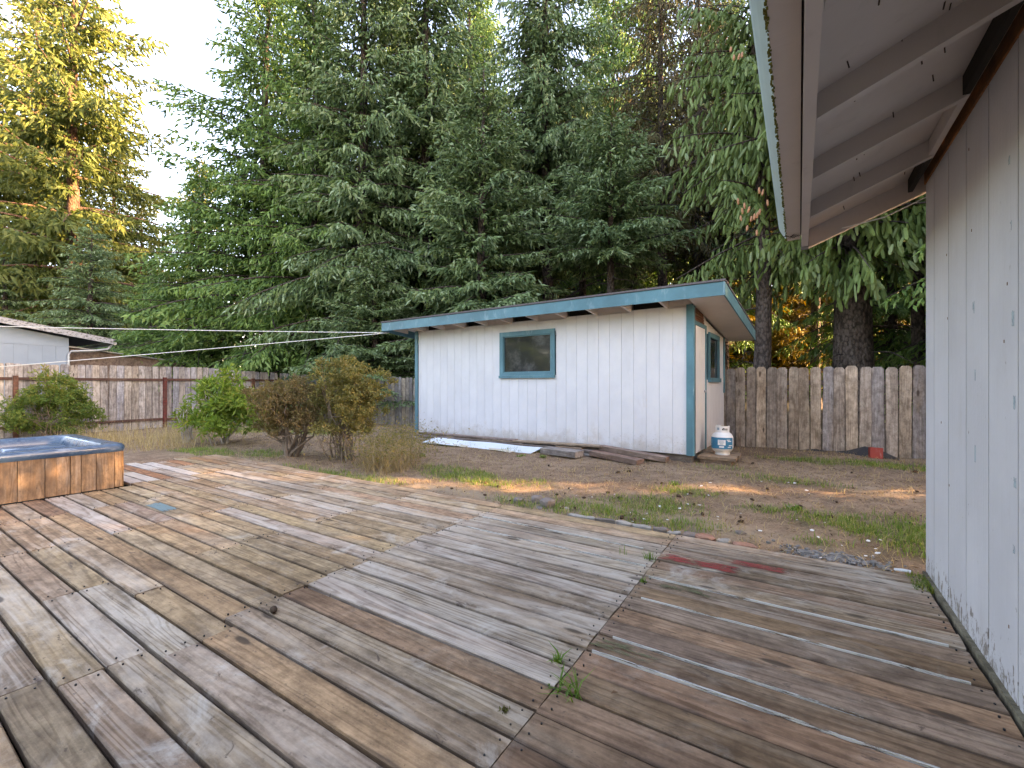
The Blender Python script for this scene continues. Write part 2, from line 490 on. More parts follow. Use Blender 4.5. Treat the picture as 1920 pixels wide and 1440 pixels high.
# ------------------------------------------------------------------ ground
rng = np.random.default_rng(7)
random.seed(11)
GREEN = []     # (x, y, rx, ry, strength) world ellipses where green grass grows
def green(px, py, rx, ry, s=1.0):
    p = at(px, py, -0.04); GREEN.append((p.x, p.y, rx, ry, s))
green(640, 896, .9, .35, .9); green(560, 880, .5, .25, .5); green(865, 893, .55, .28, 1.1); green(910, 905, .35, .2, 1.1)
green(820, 880, .4, .3, .5); green(1100, 955, .55, .3, .8); green(1210, 950, .5, .4, .9); green(1160, 968, .5, .25, .9); green(1260, 985, .5, .25, .6)
green(1290, 925, .4, .2, .7); green(1640, 990, .55, .35, 1.3); green(1710, 1005, .4, .5, 1.3); green(1560, 975, .5, .25, .8); green(1600, 872, 1.2, .35, .8)
green(1700, 880, .7, .3, .7); green(1440, 960, .25, .15, .8); green(1550, 1020, .2, .1, .8); green(860, 838, .5, .2, .6); green(1020, 852, .2, .1, .9)
green(960, 850, .25, .12, .7); green(500, 850, .8, .5, .5); green(380, 848, .9, .4, .8); green(470, 800, 1.5, 1.2, .6); green(1000, 905, .4, .25, .4)
green(980, 940, .4, .2, .7); green(1050, 975, .3, .15, .9); green(600, 810, 1.4, .8, .5); green(1480, 905, .7, .3, .5); green(1350, 880, .6, .3, .3)
SAND = []
for px, py, rx, ry in ((880, 925, .55, .18), (820, 915, .4, .15), (470, 868, .9, .25), (960, 935, .3, .12), (1330, 990, .6, .2)):
    p = at(px, py, -0.04); SAND.append((p.x, p.y, rx, ry, 1.0))

def field(x, y, items):
    g = np.zeros_like(x)
    for cx, cy, rx, ry, s in items:
        g = np.maximum(g, s * np.exp(-(((x - cx) / rx) ** 2 + ((y - cy) / ry) ** 2)))
    return g

def gz(x, y):
    x = np.asarray(x, dtype=float); y = np.asarray(y, dtype=float)
    z = -0.045 + 0.03 * np.clip((y - 4) / 3, 0, 1) - 0.06 * np.clip((y - 7.5) / 2.5, 0, 1)
    z = z - 0.20 * np.clip((-x - 9) / 8, 0, 1)
    z = z + 0.012 * np.sin(x * 2.1 + 0.7 * y) + 0.010 * np.sin(y * 3.3 - 1.1 * x) + 0.008 * np.sin(5.1 * x + 4.3 * y)
    under = np.clip((3.62 - y) / 0.12, 0, 1) * np.clip((x + 8.45) / 0.15, 0, 1)
    return z * (1 - under) + under * (-0.22)

def axis(lo, hi, step, far):
    a = list(np.arange(lo, hi + 1e-6, step))
    s = step
    l, h = lo, hi
    pre, post = [], []
    while l > -far:
        s *= 1.25; l -= s; h += s
        pre.insert(0, l); post.append(h)
    return np.array(pre + a + post)

xs, ys = axis(-13, 3.2, 0.09, 700), axis(3.2, 10.2, 0.07, 700)
GX, GY = np.meshgrid(xs, ys)
GZ = gz(GX, GY)
near = (np.abs(GX + 5) < 9) & (GY > 3.62) & (GY < 11)
GZ = GZ + np.where(near, rng.normal(0, 0.006, GX.shape), 0)
nx, ny = len(xs), len(ys)
idx = np.arange(nx * ny).reshape(ny, nx)
Fq = np.stack([idx[:-1, :-1], idx[:-1, 1:], idx[1:, 1:], idx[1:, :-1]], -1).reshape(-1, 4)
V = np.stack([GX, GY, GZ], -1).reshape(-1, 3)

def m_ground():
    k = NT("yard_soil")
    v = k.coords(rnd=False)
    a = k.n("Attribute", attribute_name="green")
    s_ = k.n("Attribute", attribute_name="sand")
    n1 = k.noise(k.sc(v, (0.9,) * 3), 1.0, 5.0, 0.65)
    n2 = k.noise(k.sc(v, (5,) * 3), 1.0, 6.0, 0.7)
    n3 = k.noise(k.sc(v, (38, 30, 30)), 1.0, 5.0, 0.75, 1.5)
    c = k.mix(k.ramp(n1, 0.35, 0.65), (0.245, 0.16, 0.108), (0.40, 0.28, 0.19))
    c = k.mix(k.ramp(n2, 0.42, 0.66, 0, 0.8), c, (0.19, 0.125, 0.085))
    c = k.mix(k.ramp(n3, 0.50, 0.68, 0, 0.65), c, (0.43, 0.34, 0.235))
    c = k.mix(k.ramp(n3, 0.46, 0.34, 0, 0.7), c, (0.065, 0.045, 0.032))
    c = k.mix(k.math('MULTIPLY', s_.outputs["Fac"], 0.8, clamp=True), c, k.mix(n3, (0.34, 0.25, 0.17), (0.50, 0.40, 0.29)))
    gf = k.math('MULTIPLY', a.outputs["Fac"], k.ramp(n2, 0.3, 0.6), clamp=True)
    c = k.mix(k.math('MULTIPLY', gf, 0.6), c, (0.10, 0.12, 0.045))
    yd = k.n("Attribute", attribute_name="yard")
    c = k.mix(yd.outputs["Fac"], k.mix(n2, (0.045, 0.05, 0.022), (0.10, 0.075, 0.045)), c)
    k.bump(k.math('ADD', n3, n2), 0.8, 0.03)
    return k.fin(c, 0.95, 0.1)
me = mesh_np("ground", V, Fq, m_ground(), {"green": field(GX, GY, GREEN).ravel(), "sand": field(GX, GY, SAND).ravel(), "yard": (np.clip((9.9 - GY) / .3 + .5, 0, 1) * np.clip((GX + 17.3) / .3 + .5, 0, 1) * np.clip((GY + 6) / 2, 0, 1) * np.clip((6 - GX) / 2, 0, 1)).ravel()}, True)
tag(link(bpy.data.objects.new("ground", me)), "brown dry yard soil with patches of green grass", None, None, "structure")

# ------------------------------------------------------------------ deck
deck = empty("wooden_deck", (0, 0, 0), 0, "weathered mixed timber deck of short patched boards in the foreground", "deck")
TAN, PALE, HONEY = (0.49, 0.325, 0.18), (0.53, 0.385, 0.235), (0.48, 0.305, 0.15)
GREYB, LILAC, DARKB, UMBER = (0.36, 0.25, 0.165), (0.44, 0.335, 0.25), (0.21, 0.115, 0.065), (0.31, 0.17, 0.095)
WHITE, ORANGE, DGREY = (0.62, 0.60, 0.60), (0.44, 0.19, 0.07), (0.26, 0.185, 0.135)
PITCH, ROW0 = 0.1465, 3.56
over = []
def ov(px, py, c, a): over.append((at(px, py, 0.0), c, a))
for q in ((330, 862, ORANGE, .05), (300, 871, WHITE, .9), (262, 874, WHITE, 1), (325, 884, WHITE, .8), (275, 892, WHITE, 1), (240, 905, WHITE, 1), (250, 881, ORANGE, .1),
          (375, 861, ORANGE, .2), (420, 885, LILAC, .8), (360, 893, LILAC, .7), (35, 962, LILAC, .5), (120, 945, LILAC, .8), (160, 940, LILAC, .9), (90, 948, UMBER, .1),
          (240, 935, TAN, .2), (60, 1120, DARKB, .3), (175, 1175, LILAC, .6), (255, 1130, LILAC, .7), (320, 1130, HONEY, .1), (90, 1160, TAN, .6), (60, 1240, GREYB, .6),
          (560, 1040, LILAC, .8), (620, 1020, LILAC, .7), (520, 1030, TAN, .3), (440, 1070, TAN, .2), (230, 1050, HONEY, .1), (520, 1140, LILAC, .3), (640, 1290, HONEY, .0),
          (560, 1240, HONEY, .1), (760, 1250, GREYB, .5), (480, 1190, GREYB, .4), (450, 1290, LILAC, .5), (800, 1200, UMBER, .2), (720, 1150, LILAC, .8),
          (150, 1010, TAN, .4), (700, 940, PALE, .7), (560, 930, PALE, .8), (800, 960, PALE, .9), (640, 975, UMBER, .2), (760, 1000, TAN, .1)):
    ov(*q)
prof_jit = random.Random(5)
def plank(x0, x1, yc, w, col, al, dz):
    L = x1 - x0
    t, ch = 0.036, 0.0045
    pr = [(-w/2, -t), (w/2, -t), (w/2, -ch), (w/2 - ch, 0), (-w/2 + ch, 0), (-w/2, -ch)]
    mb = MB()
    skew = prof_jit.uniform(-.004, .004)
    ea, eb = prof_jit.uniform(-.003, .003), prof_jit.uniform(-.003, .003)
    mb.prism(pr, -L/2, L/2, lambda u, v, tt: (tt + (ea if tt < 0 else eb) * u / w * 2, u + skew * (tt / L) * 2, v))
    o = mb.build("plank", M['deck'], deck, ((x0 + x1) / 2, yc, dz), (prof_jit.uniform(-.008, .008), prof_jit.uniform(-.0015, .0015), 0), color=(*col, al))
    return o
def pick(c, j=0.12):
    c = tuple(x * .68 + m * .32 for x, m in zip(c, (.40, .29, .20)))
    f = prof_jit.uniform(1 - j, 1 + j)
    return tuple(min(1, x * f * prof_jit.uniform(.96, 1.04)) for x in c)
SEAMS = [-8.15, -7.35, -6.52, -5.50, -4.46, -3.40, -2.37, -0.77, 0.60]
nails = MB()
row_bounds = []
for r in range(33):
    y1 = ROW0 - r * PITCH
    yc = y1 - PITCH / 2
    row_bounds.append(y1)
    lft = -8.15 + prof_jit.uniform(-.1, .1)
    cuts = [lft]
    for s_ in SEAMS[1:-1]:
        if s_ in (-0.77,):
            cuts.append(s_)
        elif s_ == -2.37:
            cuts.append(s_ + (prof_jit.choice((0, 0, 0.02, -.03)) if yc > 1.0 else prof_jit.choice((0.0, .12, -.1))))
        elif prof_jit.random() < (0.62 if yc > 2.2 else 0.85):
            cuts.append(s_ + prof_jit.choice((0, 0, .02, -.02, .35 if prof_jit.random() < .3 else 0)))
    cuts.append(0.632)
    cuts = sorted(cuts)
    for a, b in zip(cuts[:-1], cuts[1:]):
        if yc < 1.97 and a < -6.45:
            if b < -6.3: continue
            a = -6.40
        if b - a < .15: continue
        xc = (a + b) / 2
        if xc > -0.77:
            if yc > 3.2: c, al = pick(GREYB), .55
            elif yc > 2.85: c, al = pick(prof_jit.choice((GREYB, UMBER))), .5
            elif yc > 2.6: c, al = pick(GREYB), .55
            elif yc > 1.9: c, al = pick(prof_jit.choice((UMBER, DGREY, UMBER))), .22
            else: c, al = pick(prof_jit.choice((UMBER, DARKB, UMBER, DARKB))), .22
        elif xc > -2.6:
            if yc > 3.26: c, al = pick(PALE), .25
            elif yc > 1.25: c, al = pick(prof_jit.choice((LILAC, GREYB, LILAC))), prof_jit.uniform(.6, .85)
            else: c, al = pick(prof_jit.choice((GREYB, TAN, GREYB, GREYB))), prof_jit.uniform(.2, .6)
        elif yc < 1.05 and xc > -3.5:
            c, al = pick(prof_jit.choice((GREYB, LILAC, TAN))), prof_jit.uniform(.3, .65)
        elif yc > 2.3 and xc > -5.4:
            c, al = pick(prof_jit.choice((PALE, TAN, PALE, TAN))), prof_jit.uniform(.25, .7)
        else:
            c, al = pick(prof_jit.choice((TAN, PALE, HONEY, TAN, GREYB, TAN))), prof_jit.uniform(.1, .5)
        for p, oc, oa in over:
            if a < p.x < b and abs(p.y - yc) < PITCH / 2: c, al = pick(oc, .06), oa
        gap = prof_jit.uniform(.010, .018) if xc < -0.77 else prof_jit.uniform(.006, .012)
        plank(a + .002, b - .002, yc, PITCH - gap, c, al, prof_jit.uniform(-.003, .003))
        if yc > -.6:
            for ex in (a + .035, b - .035):
                for ey in (-.038, .038):
                    cx, cy = ex + prof_jit.uniform(-.012, .012), yc + ey + prof_jit.uniform(-.01, .01)
                    nails.add([(cx + .0038 * math.cos(k * 1.047), cy + .0038 * math.sin(k * 1.047), .0042) for k in range(6)] +
                              [(cx + .0038 * math.cos(k * 1.047), cy + .0038 * math.sin(k * 1.047), -.01) for k in range(6)],
                              [tuple(range(6))] + [(k, (k + 1) % 6, (k + 1) % 6 + 6, k + 6) for k in range(6)])
tag(nails.build("nail_heads", M['black'], deck), kind="stuff")
for xj in (-8.0, -7.35, -6.5, -5.5, -4.46, -3.4, -2.37, -1.5, -.77, 0.0, .5):
    MB().box(xj - .02, xj + .02, 2.0 if xj < -6.4 else -1.2, 3.5, -.19, -.045).build("joist", M['beam'], deck, color=(.10, .08, .06, 0))
MB().box(-8.1, .62, -1.25, 3.52, -.20, -.196).build("gap_shade_sheet", M['darkvoid'], deck)  # dark sheet added under the boards so the gaps read as shade
# pale paint left standing in some joints of the right-hand bay
k = NT("joint_paint")
kv = k.coords()
kn = k.noise(k.sc(kv, (5, 60, 60)), 1.0, 5.0, .7)
k.l(k.ramp(kn, .44, .52), k.b.inputs["Alpha"])
M['joint'] = k.fin((.62, .59, .55), .7, .3)
for row, xa, xb, wd in ((6, -.74, .57, .012), (8, -.70, .57, .010), (12, -.74, .45, .012), (11, -.70, .2, .006), (3, -2.3, -.9, .008), (5, -2.25, -.8, .012)):
    y = ROW0 - row * PITCH
    MB().box(xa, xb, y - wd * .32, y + wd * .32, -.02, .0055).build("joint_paint", M['joint'], deck)
def deck_patch(px, py, lx, ly, mat, name="paint_patch"):
    p = at(px, py, 0.0)
    rr = math.floor((ROW0 - p.y) / PITCH)
    yc = ROW0 - (rr + .5) * PITCH
    MB().add([(-lx/2, -ly/2, 0), (lx/2, -ly/2, 0), (lx/2, ly/2, 0), (-lx/2, ly/2, 0)], [(0, 1, 2, 3)]).build(name, mat, deck, (p.x, yc, .0062))
deck_patch(1310, 1055, .75, .135, M['patchred'])
deck_patch(1420, 1068, .5, .10, M['patchred'])
deck_patch(295, 953, .62, .138, M['patchteal'])
deck_patch(1290, 1100, .5, .12, M['patchgreen'], "moss_film")
deck_patch(1180, 1205, .5, .10, M['patchgreen'], "moss_film")

# ------------------------------------------------------------------ house on the right
HX, HYC = 0.675, 3.66
HROT = R(-0.4)
house = empty("white_house", (HX, HYC, 0), HROT, "white grooved-siding house with low open-rafter eave at right edge", "house")
# local frame: x into the house, y along the wall (far corner at 0, running to -y)
wall = MB().box(0.016, 0.12, -8.0, -0.02, -.02, 2.40).build("wall", M['darkvoid'], house)
yb = -0.012
hr = random.Random(3)
GW = 0.292
while yb > -7.9:
    w = .20 if yb > -.05 else GW
    # shiplap strip with a narrow recessed edge that reads as the groove
    mb = MB().box(0, .015, -w + .010, 0, .012, 2.38)
    mb.box(.006, .015, -w + .0005, -w + .0095, .012, 2.38)
    mb.build("siding_board", M['housefront'], wall, (0, yb, 0))
    yb -= w
MB().box(0.004, 8.0, -.012, .004, .0, 2.36).build("end_wall", M['housewhite'], house)
MB().box(-.006, .10, -8.0, .003, 2.382, 2.455).build("top_plate", M['rawbrown'], house, color=(.45, .18, .055, 0))
MB().box(0.02, .14, -8.0, .01, -.25, -.03).build("footing", M['concrete'], house)
# moss and damp at the foot of the siding
MB().box(-.018, .012, -3.6, -.02, -.03, .012).build("sill_board", M['beam'], house, color=(.20, .18, .13, .1))
SL = 0.40
def rz_(x): return 2.115 + SL * (x + 0.635)      # underside of the rafters, x in house-local metres (fascia at -0.635)
def slope_box(mb, x0, x1, y0, y1, dz0, dz1):
    return mb.add([(x0, y0, rz_(x0) + dz0), (x1, y0, rz_(x1) + dz0), (x1, y1, rz_(x1) + dz0), (x0, y1, rz_(x0) + dz0),
                   (x0, y0, rz_(x0) + dz1), (x1, y0, rz_(x1) + dz1), (x1, y1, rz_(x1) + dz1), (x0, y1, rz_(x0) + dz1)],
                  [(3, 2, 1, 0), (4, 5, 6, 7), (0, 1, 5, 4), (1, 2, 6, 5), (2, 3, 7, 6), (3, 0, 4, 7)])
roof = slope_box(MB(), -.66, 4.2, -8.2, .10, .106, .137).build("roof", M['roofing'], house)
xr = 4.2
zr = rz_(xr) + .106
MB().add([(xr, -8.2, zr), (9.2, -8.2, zr - 1.9), (9.2, .1, zr - 1.9), (xr, .1, zr), (xr, -8.2, zr + .031), (9.2, -8.2, zr - 1.87), (9.2, .1, zr - 1.87), (xr, .1, zr + .031)],
         [(3, 2, 1, 0), (4, 5, 6, 7), (0, 1, 5, 4), (1, 2, 6, 5), (2, 3, 7, 6), (3, 0, 4, 7)]).build("rear_slope", M['roofing'], roof)
slope_box(MB(), -.64, 2.0, -8.1, .09, .092, .1055).build("soffit_panel", M['soffit'], house)
MB().add([(0, 0, 2.36), (4.2, 0, 2.36), (8.0, 0, 2.36), (8.0, 0, 2.75), (4.2, 0, rz_(4.2))], [(0, 1, 2, 3, 4)]).build("gable_wall", M['housewhite'], house)
for i, yy in enumerate([-.53, -1.10, -1.67, -2.26, -2.85, -3.44, -4.0, -4.6, -5.2, -5.8]):
    slope_box(MB(), -.595, -.06 if i < 3 else .3, yy - .019, yy + .019, 0, .0915).build("rafter", M['soffit'], house)
    if i == 0: y_prev = -.0
slope_box(MB(), -.60, .9, .012, .05, -.03, .0915).build("barge_board", M['soffit'], house)
for a, b in ((-.51, -.02), (-1.08, -.55), (-1.65, -1.12), (-2.24, -1.69), (-2.83, -2.28)):
    MB().box(-.085, -.062, a, b, rz_(-.07) + .004, rz_(-.085) + .090).build("blocking_and_bay_shade", M['soffit'] if -1.2 < a < -.9 else M['darkvoid'], house)  # dark panels paint the shade of open bays; the soffit one is solid
MB().box(-.638, -.600, -8.1, .055, 2.105, 2.235).build("fascia", M['soffit'], house)
MB().box(-.641, -.597, -.012, .056, 2.098, 2.135).build("fascia_splice", M['shingle'], house)
_gp = [(-.655, 2.178), (-.655, 2.285), (-.66, 2.285), (-.775, 2.285), (-.79, 2.30), (-.795, 2.285), (-.782, 2.262), (-.755, 2.225), (-.735, 2.200), (-.725, 2.178)]
gut = MB()
inner = [(-.725, 2.178), (-.645, 2.178), (-.645, 2.30), (-.650, 2.30), (-.650, 2.183), (-.722, 2.183)]
gut.prism(inner, -8.1, .06, lambda u, v, t: (u, t, v))
gutter = gut.build("gutter", M['soffit'], house)
face = [(-.7252, 2.178), (-.7225, 2.183), (-.735, 2.205), (-.752, 2.226), (-.776, 2.256), (-.786, 2.280), (-.786, 2.305), (-.792, 2.305), (-.793, 2.278), (-.783, 2.252), (-.760, 2.220), (-.741, 2.199)]
face = [(-.7252 + (u + .7252) * .72, v) for u, v in face]
fb = MB(); fb.prism(face, -8.1, .045, lambda u, v, t: (u, t, v)); fb.build("gutter_face", M['tealgutter'], gutter)
cap = [(-.650, 2.180), (-.650, 2.30), (-.790, 2.30), (-.787, 2.276), (-.757, 2.222), (-.724, 2.180)]
cap = [(-.7252 + (u + .7252) * .72 if u < -.7252 else u, v) for u, v in cap]
cb_ = MB(); cb_.prism(cap, .050, .056, lambda u, v, t: (u, t, v)); cb_.build("end_cap", M['tealgutter'], gutter)
mo = MB()
for i in range(900):
    yy = -hr.random() ** 1.0 * 4.2 + .03
    x_, z_ = -.727 + hr.uniform(-.004, .004), 2.178 + hr.uniform(-.004, .003)
    s_ = hr.uniform(.0012, .0035)
    mo.box(x_ - s_, x_ + s_, yy - s_ * 1.6, yy + s_ * 1.6, z_ - s_ * .7, z_ + s_ * .7)
tag(mo.build("moss", M['moss'], gutter), kind="stuff")
twig = MB()
for i in range(22):
    a = Vector((hr.uniform(-.72, -.655), -.07 + hr.uniform(-.02, .02), 2.172))
    twig.tube([a, a + Vector((hr.uniform(-.03, .03), hr.uniform(-.02, .02), hr.uniform(-.012, .004)))], .0014, 4)
tag(twig.build("needle_litter", M['cone'], gutter), kind="stuff")
for i in range(26):                                     # nail points that came through the roof boards
    xx, yy = hr.uniform(-.52, -.12), hr.uniform(-2.2, -.1)
    zz = rz_(xx) + .092
    MB().tube([(xx, yy, zz + .002), (xx + hr.uniform(-.006, .006), yy + hr.uniform(-.008, .008), zz - .024)], .0022, 4).build("nail_tip", M['cone'], house)
gb = MB().tube([(-.49, .035, rz_(-.49) + .02), (-.2, -.04, 2.21), (.0, -.01, 2.30)], .004, 6).build("loose_cord", M['string'], house)
# brushed touch-ups over the nails and rust spots
def wall_point(px, py):
    """point on the siding plane seen at a pixel"""
    u = (px - 960) / F_PX
    d = Vector((*c2w(u, 1.0), (HORIZON - py) / F_PX))
    o = Vector((0, 0, CAM_H))
    mw = Matrix.Translation((HX, HYC, 0)) @ Matrix.Rotation(HROT, 4, 'Z')
    n = mw.to_3x3() @ Vector((1, 0, 0))
    t = (mw.translation - o).dot(n) / d.dot(n)
    return mw.inverted() @ (o + d * t)
for px, py, w, h in ((1826, 577, .06, .10), (1829, 704, .03, .09), (1829, 850, .035, .13), (1896, 425, .04, .07), (1900, 598, .06, .10), (1903, 755, .045, .09), (1904, 905, .05, .07),
                     (1902, 1030, .04, .06), (1893, 300, .04, .06)):
    p = wall_point(px, py)
    MB().add([(0, -w/2, -h/2), (0, w/2, -h/2), (0, w/2, h/2), (0, -w/2, h/2)], [(0, 1, 2, 3)]).build("paint_touchup", M['patchblue'], house, (-.0012, p.y, p.z))
for px, py in ((1822, 432), (1775, 478), (1777, 597), (1883, 640), (1889, 532), (1765, 792), (1780, 910), (1817, 280), (1892, 1175)):
    p = wall_point(px, py)
    MB().box(-.0015, .001, p.y - .0025, p.y + .0025, p.z - .006, p.z + .006).build("nail_rust", M['deadleaf'], house)

# ------------------------------------------------------------------ shed
SX, SYc = c2w(2.69, 6.59)
SROT = R(-2.27)
shed = empty("garden_shed", (SX, SYc, 0), SROT, "white garden shed with teal trim and flat overhanging roof", "shed")
SMAT = Matrix.Translation((SX, SYc, 0)) @ Matrix.Rotation(SROT, 4, 'Z')
SW, SD, SB, ST = 5.92, 2.6, 0.105, 2.37
def topz(y): return ST - 0.095 * (y + .45)            # roof underside falls to the back
swall = MB().box(-SW + .03, -.03, .03, SD - .03, SB + .01, 2.05).build("wall", M['darkvoid'], shed)
WX0, WX1, WZ0, WZ1 = -3.56, -2.337, 1.28, 2.165
sr = random.Random(8)
x = -.088
while x > -SW + .09:
    w = min(.203, x + SW - .085)
    x0, x1 = x - w + .006, x
    pieces = [(SB, ST - .02)]
    if x1 > WX0 + .05 and x0 < WX1 - .05:
        pieces = [(SB, WZ0 + .05), (WZ1 - .05, ST - .02)]
    for za, zb in pieces:
        mb = MB().box(x0, x1, 0, .014, za, zb)
        mb.box(x0 - .0055, x0 - .0003, .005, .014, za, zb)
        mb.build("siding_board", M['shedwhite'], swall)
    x -= w
y = .92
while y < SD - .05:                                     # end wall with the door
    w = min(.203, SD - .04 - y)
    pieces = [(SB, topz(y) - .03)]
    if 1.1 < y + w and y < 2.05: pieces = [(SB, 1.24), (2.02, topz(y) - .03)]
    for za, zb in pieces:
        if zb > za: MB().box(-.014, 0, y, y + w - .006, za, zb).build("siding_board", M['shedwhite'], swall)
    y += w
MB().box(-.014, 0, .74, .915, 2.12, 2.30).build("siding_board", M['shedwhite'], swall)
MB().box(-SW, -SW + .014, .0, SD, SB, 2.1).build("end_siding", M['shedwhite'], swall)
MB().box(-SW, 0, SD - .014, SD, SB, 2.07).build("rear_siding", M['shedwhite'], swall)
MB().box(-.086, .006, -.02, -.001, SB - .01, ST - .015).build("corner_trim", M['teal'], shed)
MB().box(.0065, .024, -.02, .06, SB - .01, 2.33).build("corner_trim", M['teal'], shed)
MB().box(-SW - .01, -SW + .075, -.02, -.001, SB - .01, ST - .015).build("corner_trim", M['teal'], shed)
MB().box(.001, .02, SD - .09, SD + .01, 1.0, 2.08).build("corner_trim", M['teal'], shed)
MB().box(-SW + .05, -.02, .04, .18, -.12, SB - .012).build("skid_beam", M['beam'], shed, color=(.24, .22, .20, .3))
MB().box(-.18, -.04, .05, SD, -.12, SB - .012).build("skid_beam", M['beam'], shed, color=(.24, .22, .20, .3))
# roof
RX0, RX1, RY0, RY1 = -SW - .60, .49, -.43, SD + .36
def rbox(mb, x0, x1, y0, y1, d0, d1):
    return mb.add([(x0, y0, topz(y0) + d0), (x1, y0, topz(y0) + d0), (x1, y1, topz(y1) + d0), (x0, y1, topz(y1) + d0),
                   (x0, y0, topz(y0) + d1), (x1, y0, topz(y0) + d1), (x1, y1, topz(y1) + d1), (x0, y1, topz(y1) + d1)],
                  [(3, 2, 1, 0), (4, 5, 6, 7), (0, 1, 5, 4), (1, 2, 6, 5), (2, 3, 7, 6), (3, 0, 4, 7)])
sroof = rbox(MB(), RX0 - .03, RX1 + .03, RY0 - .035, RY1 + .02, .178, .205).build("roof", M['roofing'], shed)
MB().box(RX0, RX1, RY0 - .02, RY0 - .001, ST - .01, ST + .172).build("fascia", M['teal'], sroof)
rbox(MB(), RX1 + .001, RX1 + .02, RY0 - .02, RY1, -.01, .172).build("fascia", M['teal'], sroof)
rbox(MB(), RX0 - .02, RX0 - .001, RY0 - .02, RY1, -.01, .172).build("fascia", M['teal'], sroof)
rbox(MB(), .03, RX1 - .002, RY0 + .01, RY1 - .01, .0, .012).build("end_soffit", M['shedsoffit'], sroof)
rbox(MB(), RX0 + .002, RX1 - .002, RY0 + .003, RY1 - .01, .150, .165).build("roof_deck", M['shedsoffit'], sroof)
MB().box(RX0, RX1, RY1, RY1 + .018, topz(RY1) - .01, topz(RY1) + .17).build("fascia", M['shedsoffit'], sroof)
tails = [-SW - .3 + i * .585 for i in range(12)]
for i, xt in enumerate(tails):
    if xt > .1: continue
    rbox(MB(), xt - .019, xt + .019, RY0 + .004, .03, .0, .148).build("rafter_tail", M['shedsoffit'], shed)
edges = sorted([-SW] + [t for t in tails if -SW < t < 0] + [0.0])
for i, (a, b) in enumerate(zip(edges[:-1], edges[1:])):
    yy = .0 if i % 2 == 0 else .10
    MB().box(a + .02, b - .02, yy, yy + .02, ST - .05, topz(yy) + .148).build("eave_blocking_and_shade", M['shedsoffit'] if i % 2 == 0 else M['darkvoid'], shed)  # dark recessed panels stand for the shade in open vent bays
# front window
win = empty("window", (0, 0, 0)); win.parent = shed
fr = MB()
fw = .082
fr.box(WX0, WX1, -.024, .012, WZ1 - fw, WZ1); fr.box(WX0, WX0 + fw, -.0235, .012, WZ0 + .05, WZ1 - fw - .0005); fr.box(WX1 - fw, WX1, -.0235, .012, WZ0 + .05, WZ1 - fw - .0005)
fr.box(WX0 + fw + .0005, WX1 - fw - .0005, -.020, .012, WZ0 + .05, WZ0 + .105)
fr.build("frame", M['teal'], win)
MB().box(WX0 - .005, WX1 + .005, -.045, .012, WZ0, WZ0 + .048).build("sill", M['teal'], win)
MB().box(WX0 + fw - .01, WX1 - fw + .01, .013, .019, WZ0 + .08, WZ1 - fw + .01).build("pane", M['glass'], win)
st_ = MB()
a, b, c_, d_ = WX0 + fw, WX1 - fw, WZ0 + .106, WZ1 - fw - .001
for bx in ((a, a + .018, c_, d_), (b - .018, b, c_, d_), (a + .0185, b - .0185, d_ - .018, d_), (a + .0185, b - .0185, c_, c_ + .018)):
    st_.box(bx[0], bx[1], -.006, .0125, bx[2], bx[3])
st_.build("stop_bead", M['teal'], win)
# door and end window
dr = empty("door", (0, 0, 0)); dr.parent = shed
MB().box(-.02, .012, .10, .80, SB + .01, 2.06).build("door_leaf", M['door'], dr)
MB().box(-.02, .026, .802, .86, SB, 2.12).build("door_jamb", M['teal'], dr)
MB().box(-.02, .022, .062, .098, SB, 2.06).build("door_jamb", M['rawbrown'], dr, color=(.22, .15, .10, 0))
MB().box(-.02, .026, .062, .80, 2.062, 2.12).build("door_head", M['teal'], dr)
MB().lathe([(0.0, 0), (.022, .0), (.026, .012), (.02, .03), (0, .034)], 12).build("handle", M['metal'], dr, (.012, .74, 1.05), (0, R(90), 0), True)
lv = empty("vent_louver", (0, 0, 0)); lv.parent = shed
MB().box(-.02, .0, .08, .74, 2.125, 2.33).build("vent_back", M['darkvoid'], lv)
for i in range(5):
    MB().box(.0, .016, .08, .72 - .02 * i, 2.128 + i * .04, 2.160 + i * .04).build("slat", M['rawbrown'], lv, color=(.21, .085, .045, 0))
w2 = empty("window", (0, 0, 0)); w2.parent = shed
f2 = MB()
f2.box(-.01, .024, 1.10, 2.05, 1.97, 2.05); f2.box(-.01, .0235, 1.10, 1.18, 1.275, 1.9695); f2.box(-.01, .0235, 1.97, 2.05, 1.275, 1.9695)
f2.build("frame", M['teal'], w2)
MB().box(-.01, .045, 1.08, 2.07, 1.20, 1.274).build("sill", M['teal'], w2)
MB().box(-.022, -.016, 1.15, 2.0, 1.25, 2.0).build("pane", M['glass'], w2)

# ------------------------------------------------------------------ fences
fr_ = random.Random(21)
def wcol():
    t = fr_.random()
    base = (.235, .212, .185) if t < .35 else ((.205, .200, .20) if t < .7 else (.29, .25, .20))
    f = fr_.uniform(.78, 1.18) * 1.62
    return tuple(x * f for x in base) + (fr_.uniform(0, .25),)
def picket(w, h, parent, loc, rz, mat, col, ears=.045):
    pr = [(-w/2, 0), (w/2, 0), (w/2, h - ears), (w/2 - ears * .8, h), (-w/2 + ears * .8, h), (-w/2, h - ears)]
    mb = MB(); mb.prism(pr, -.009, .009, lambda u, v, t: (u, t, v))
    return mb.build("picket", mat, parent, loc, (fr_.uniform(-.012, .012), fr_.uniform(-.013, .013), rz + fr_.uniform(-.015, .015)), color=col)
YF = 9.9
bf = empty("picket_fence", (-1.3, YF, 0), 0, "grey dog-eared board fence running right from behind the shed", "fence")
x = -.05
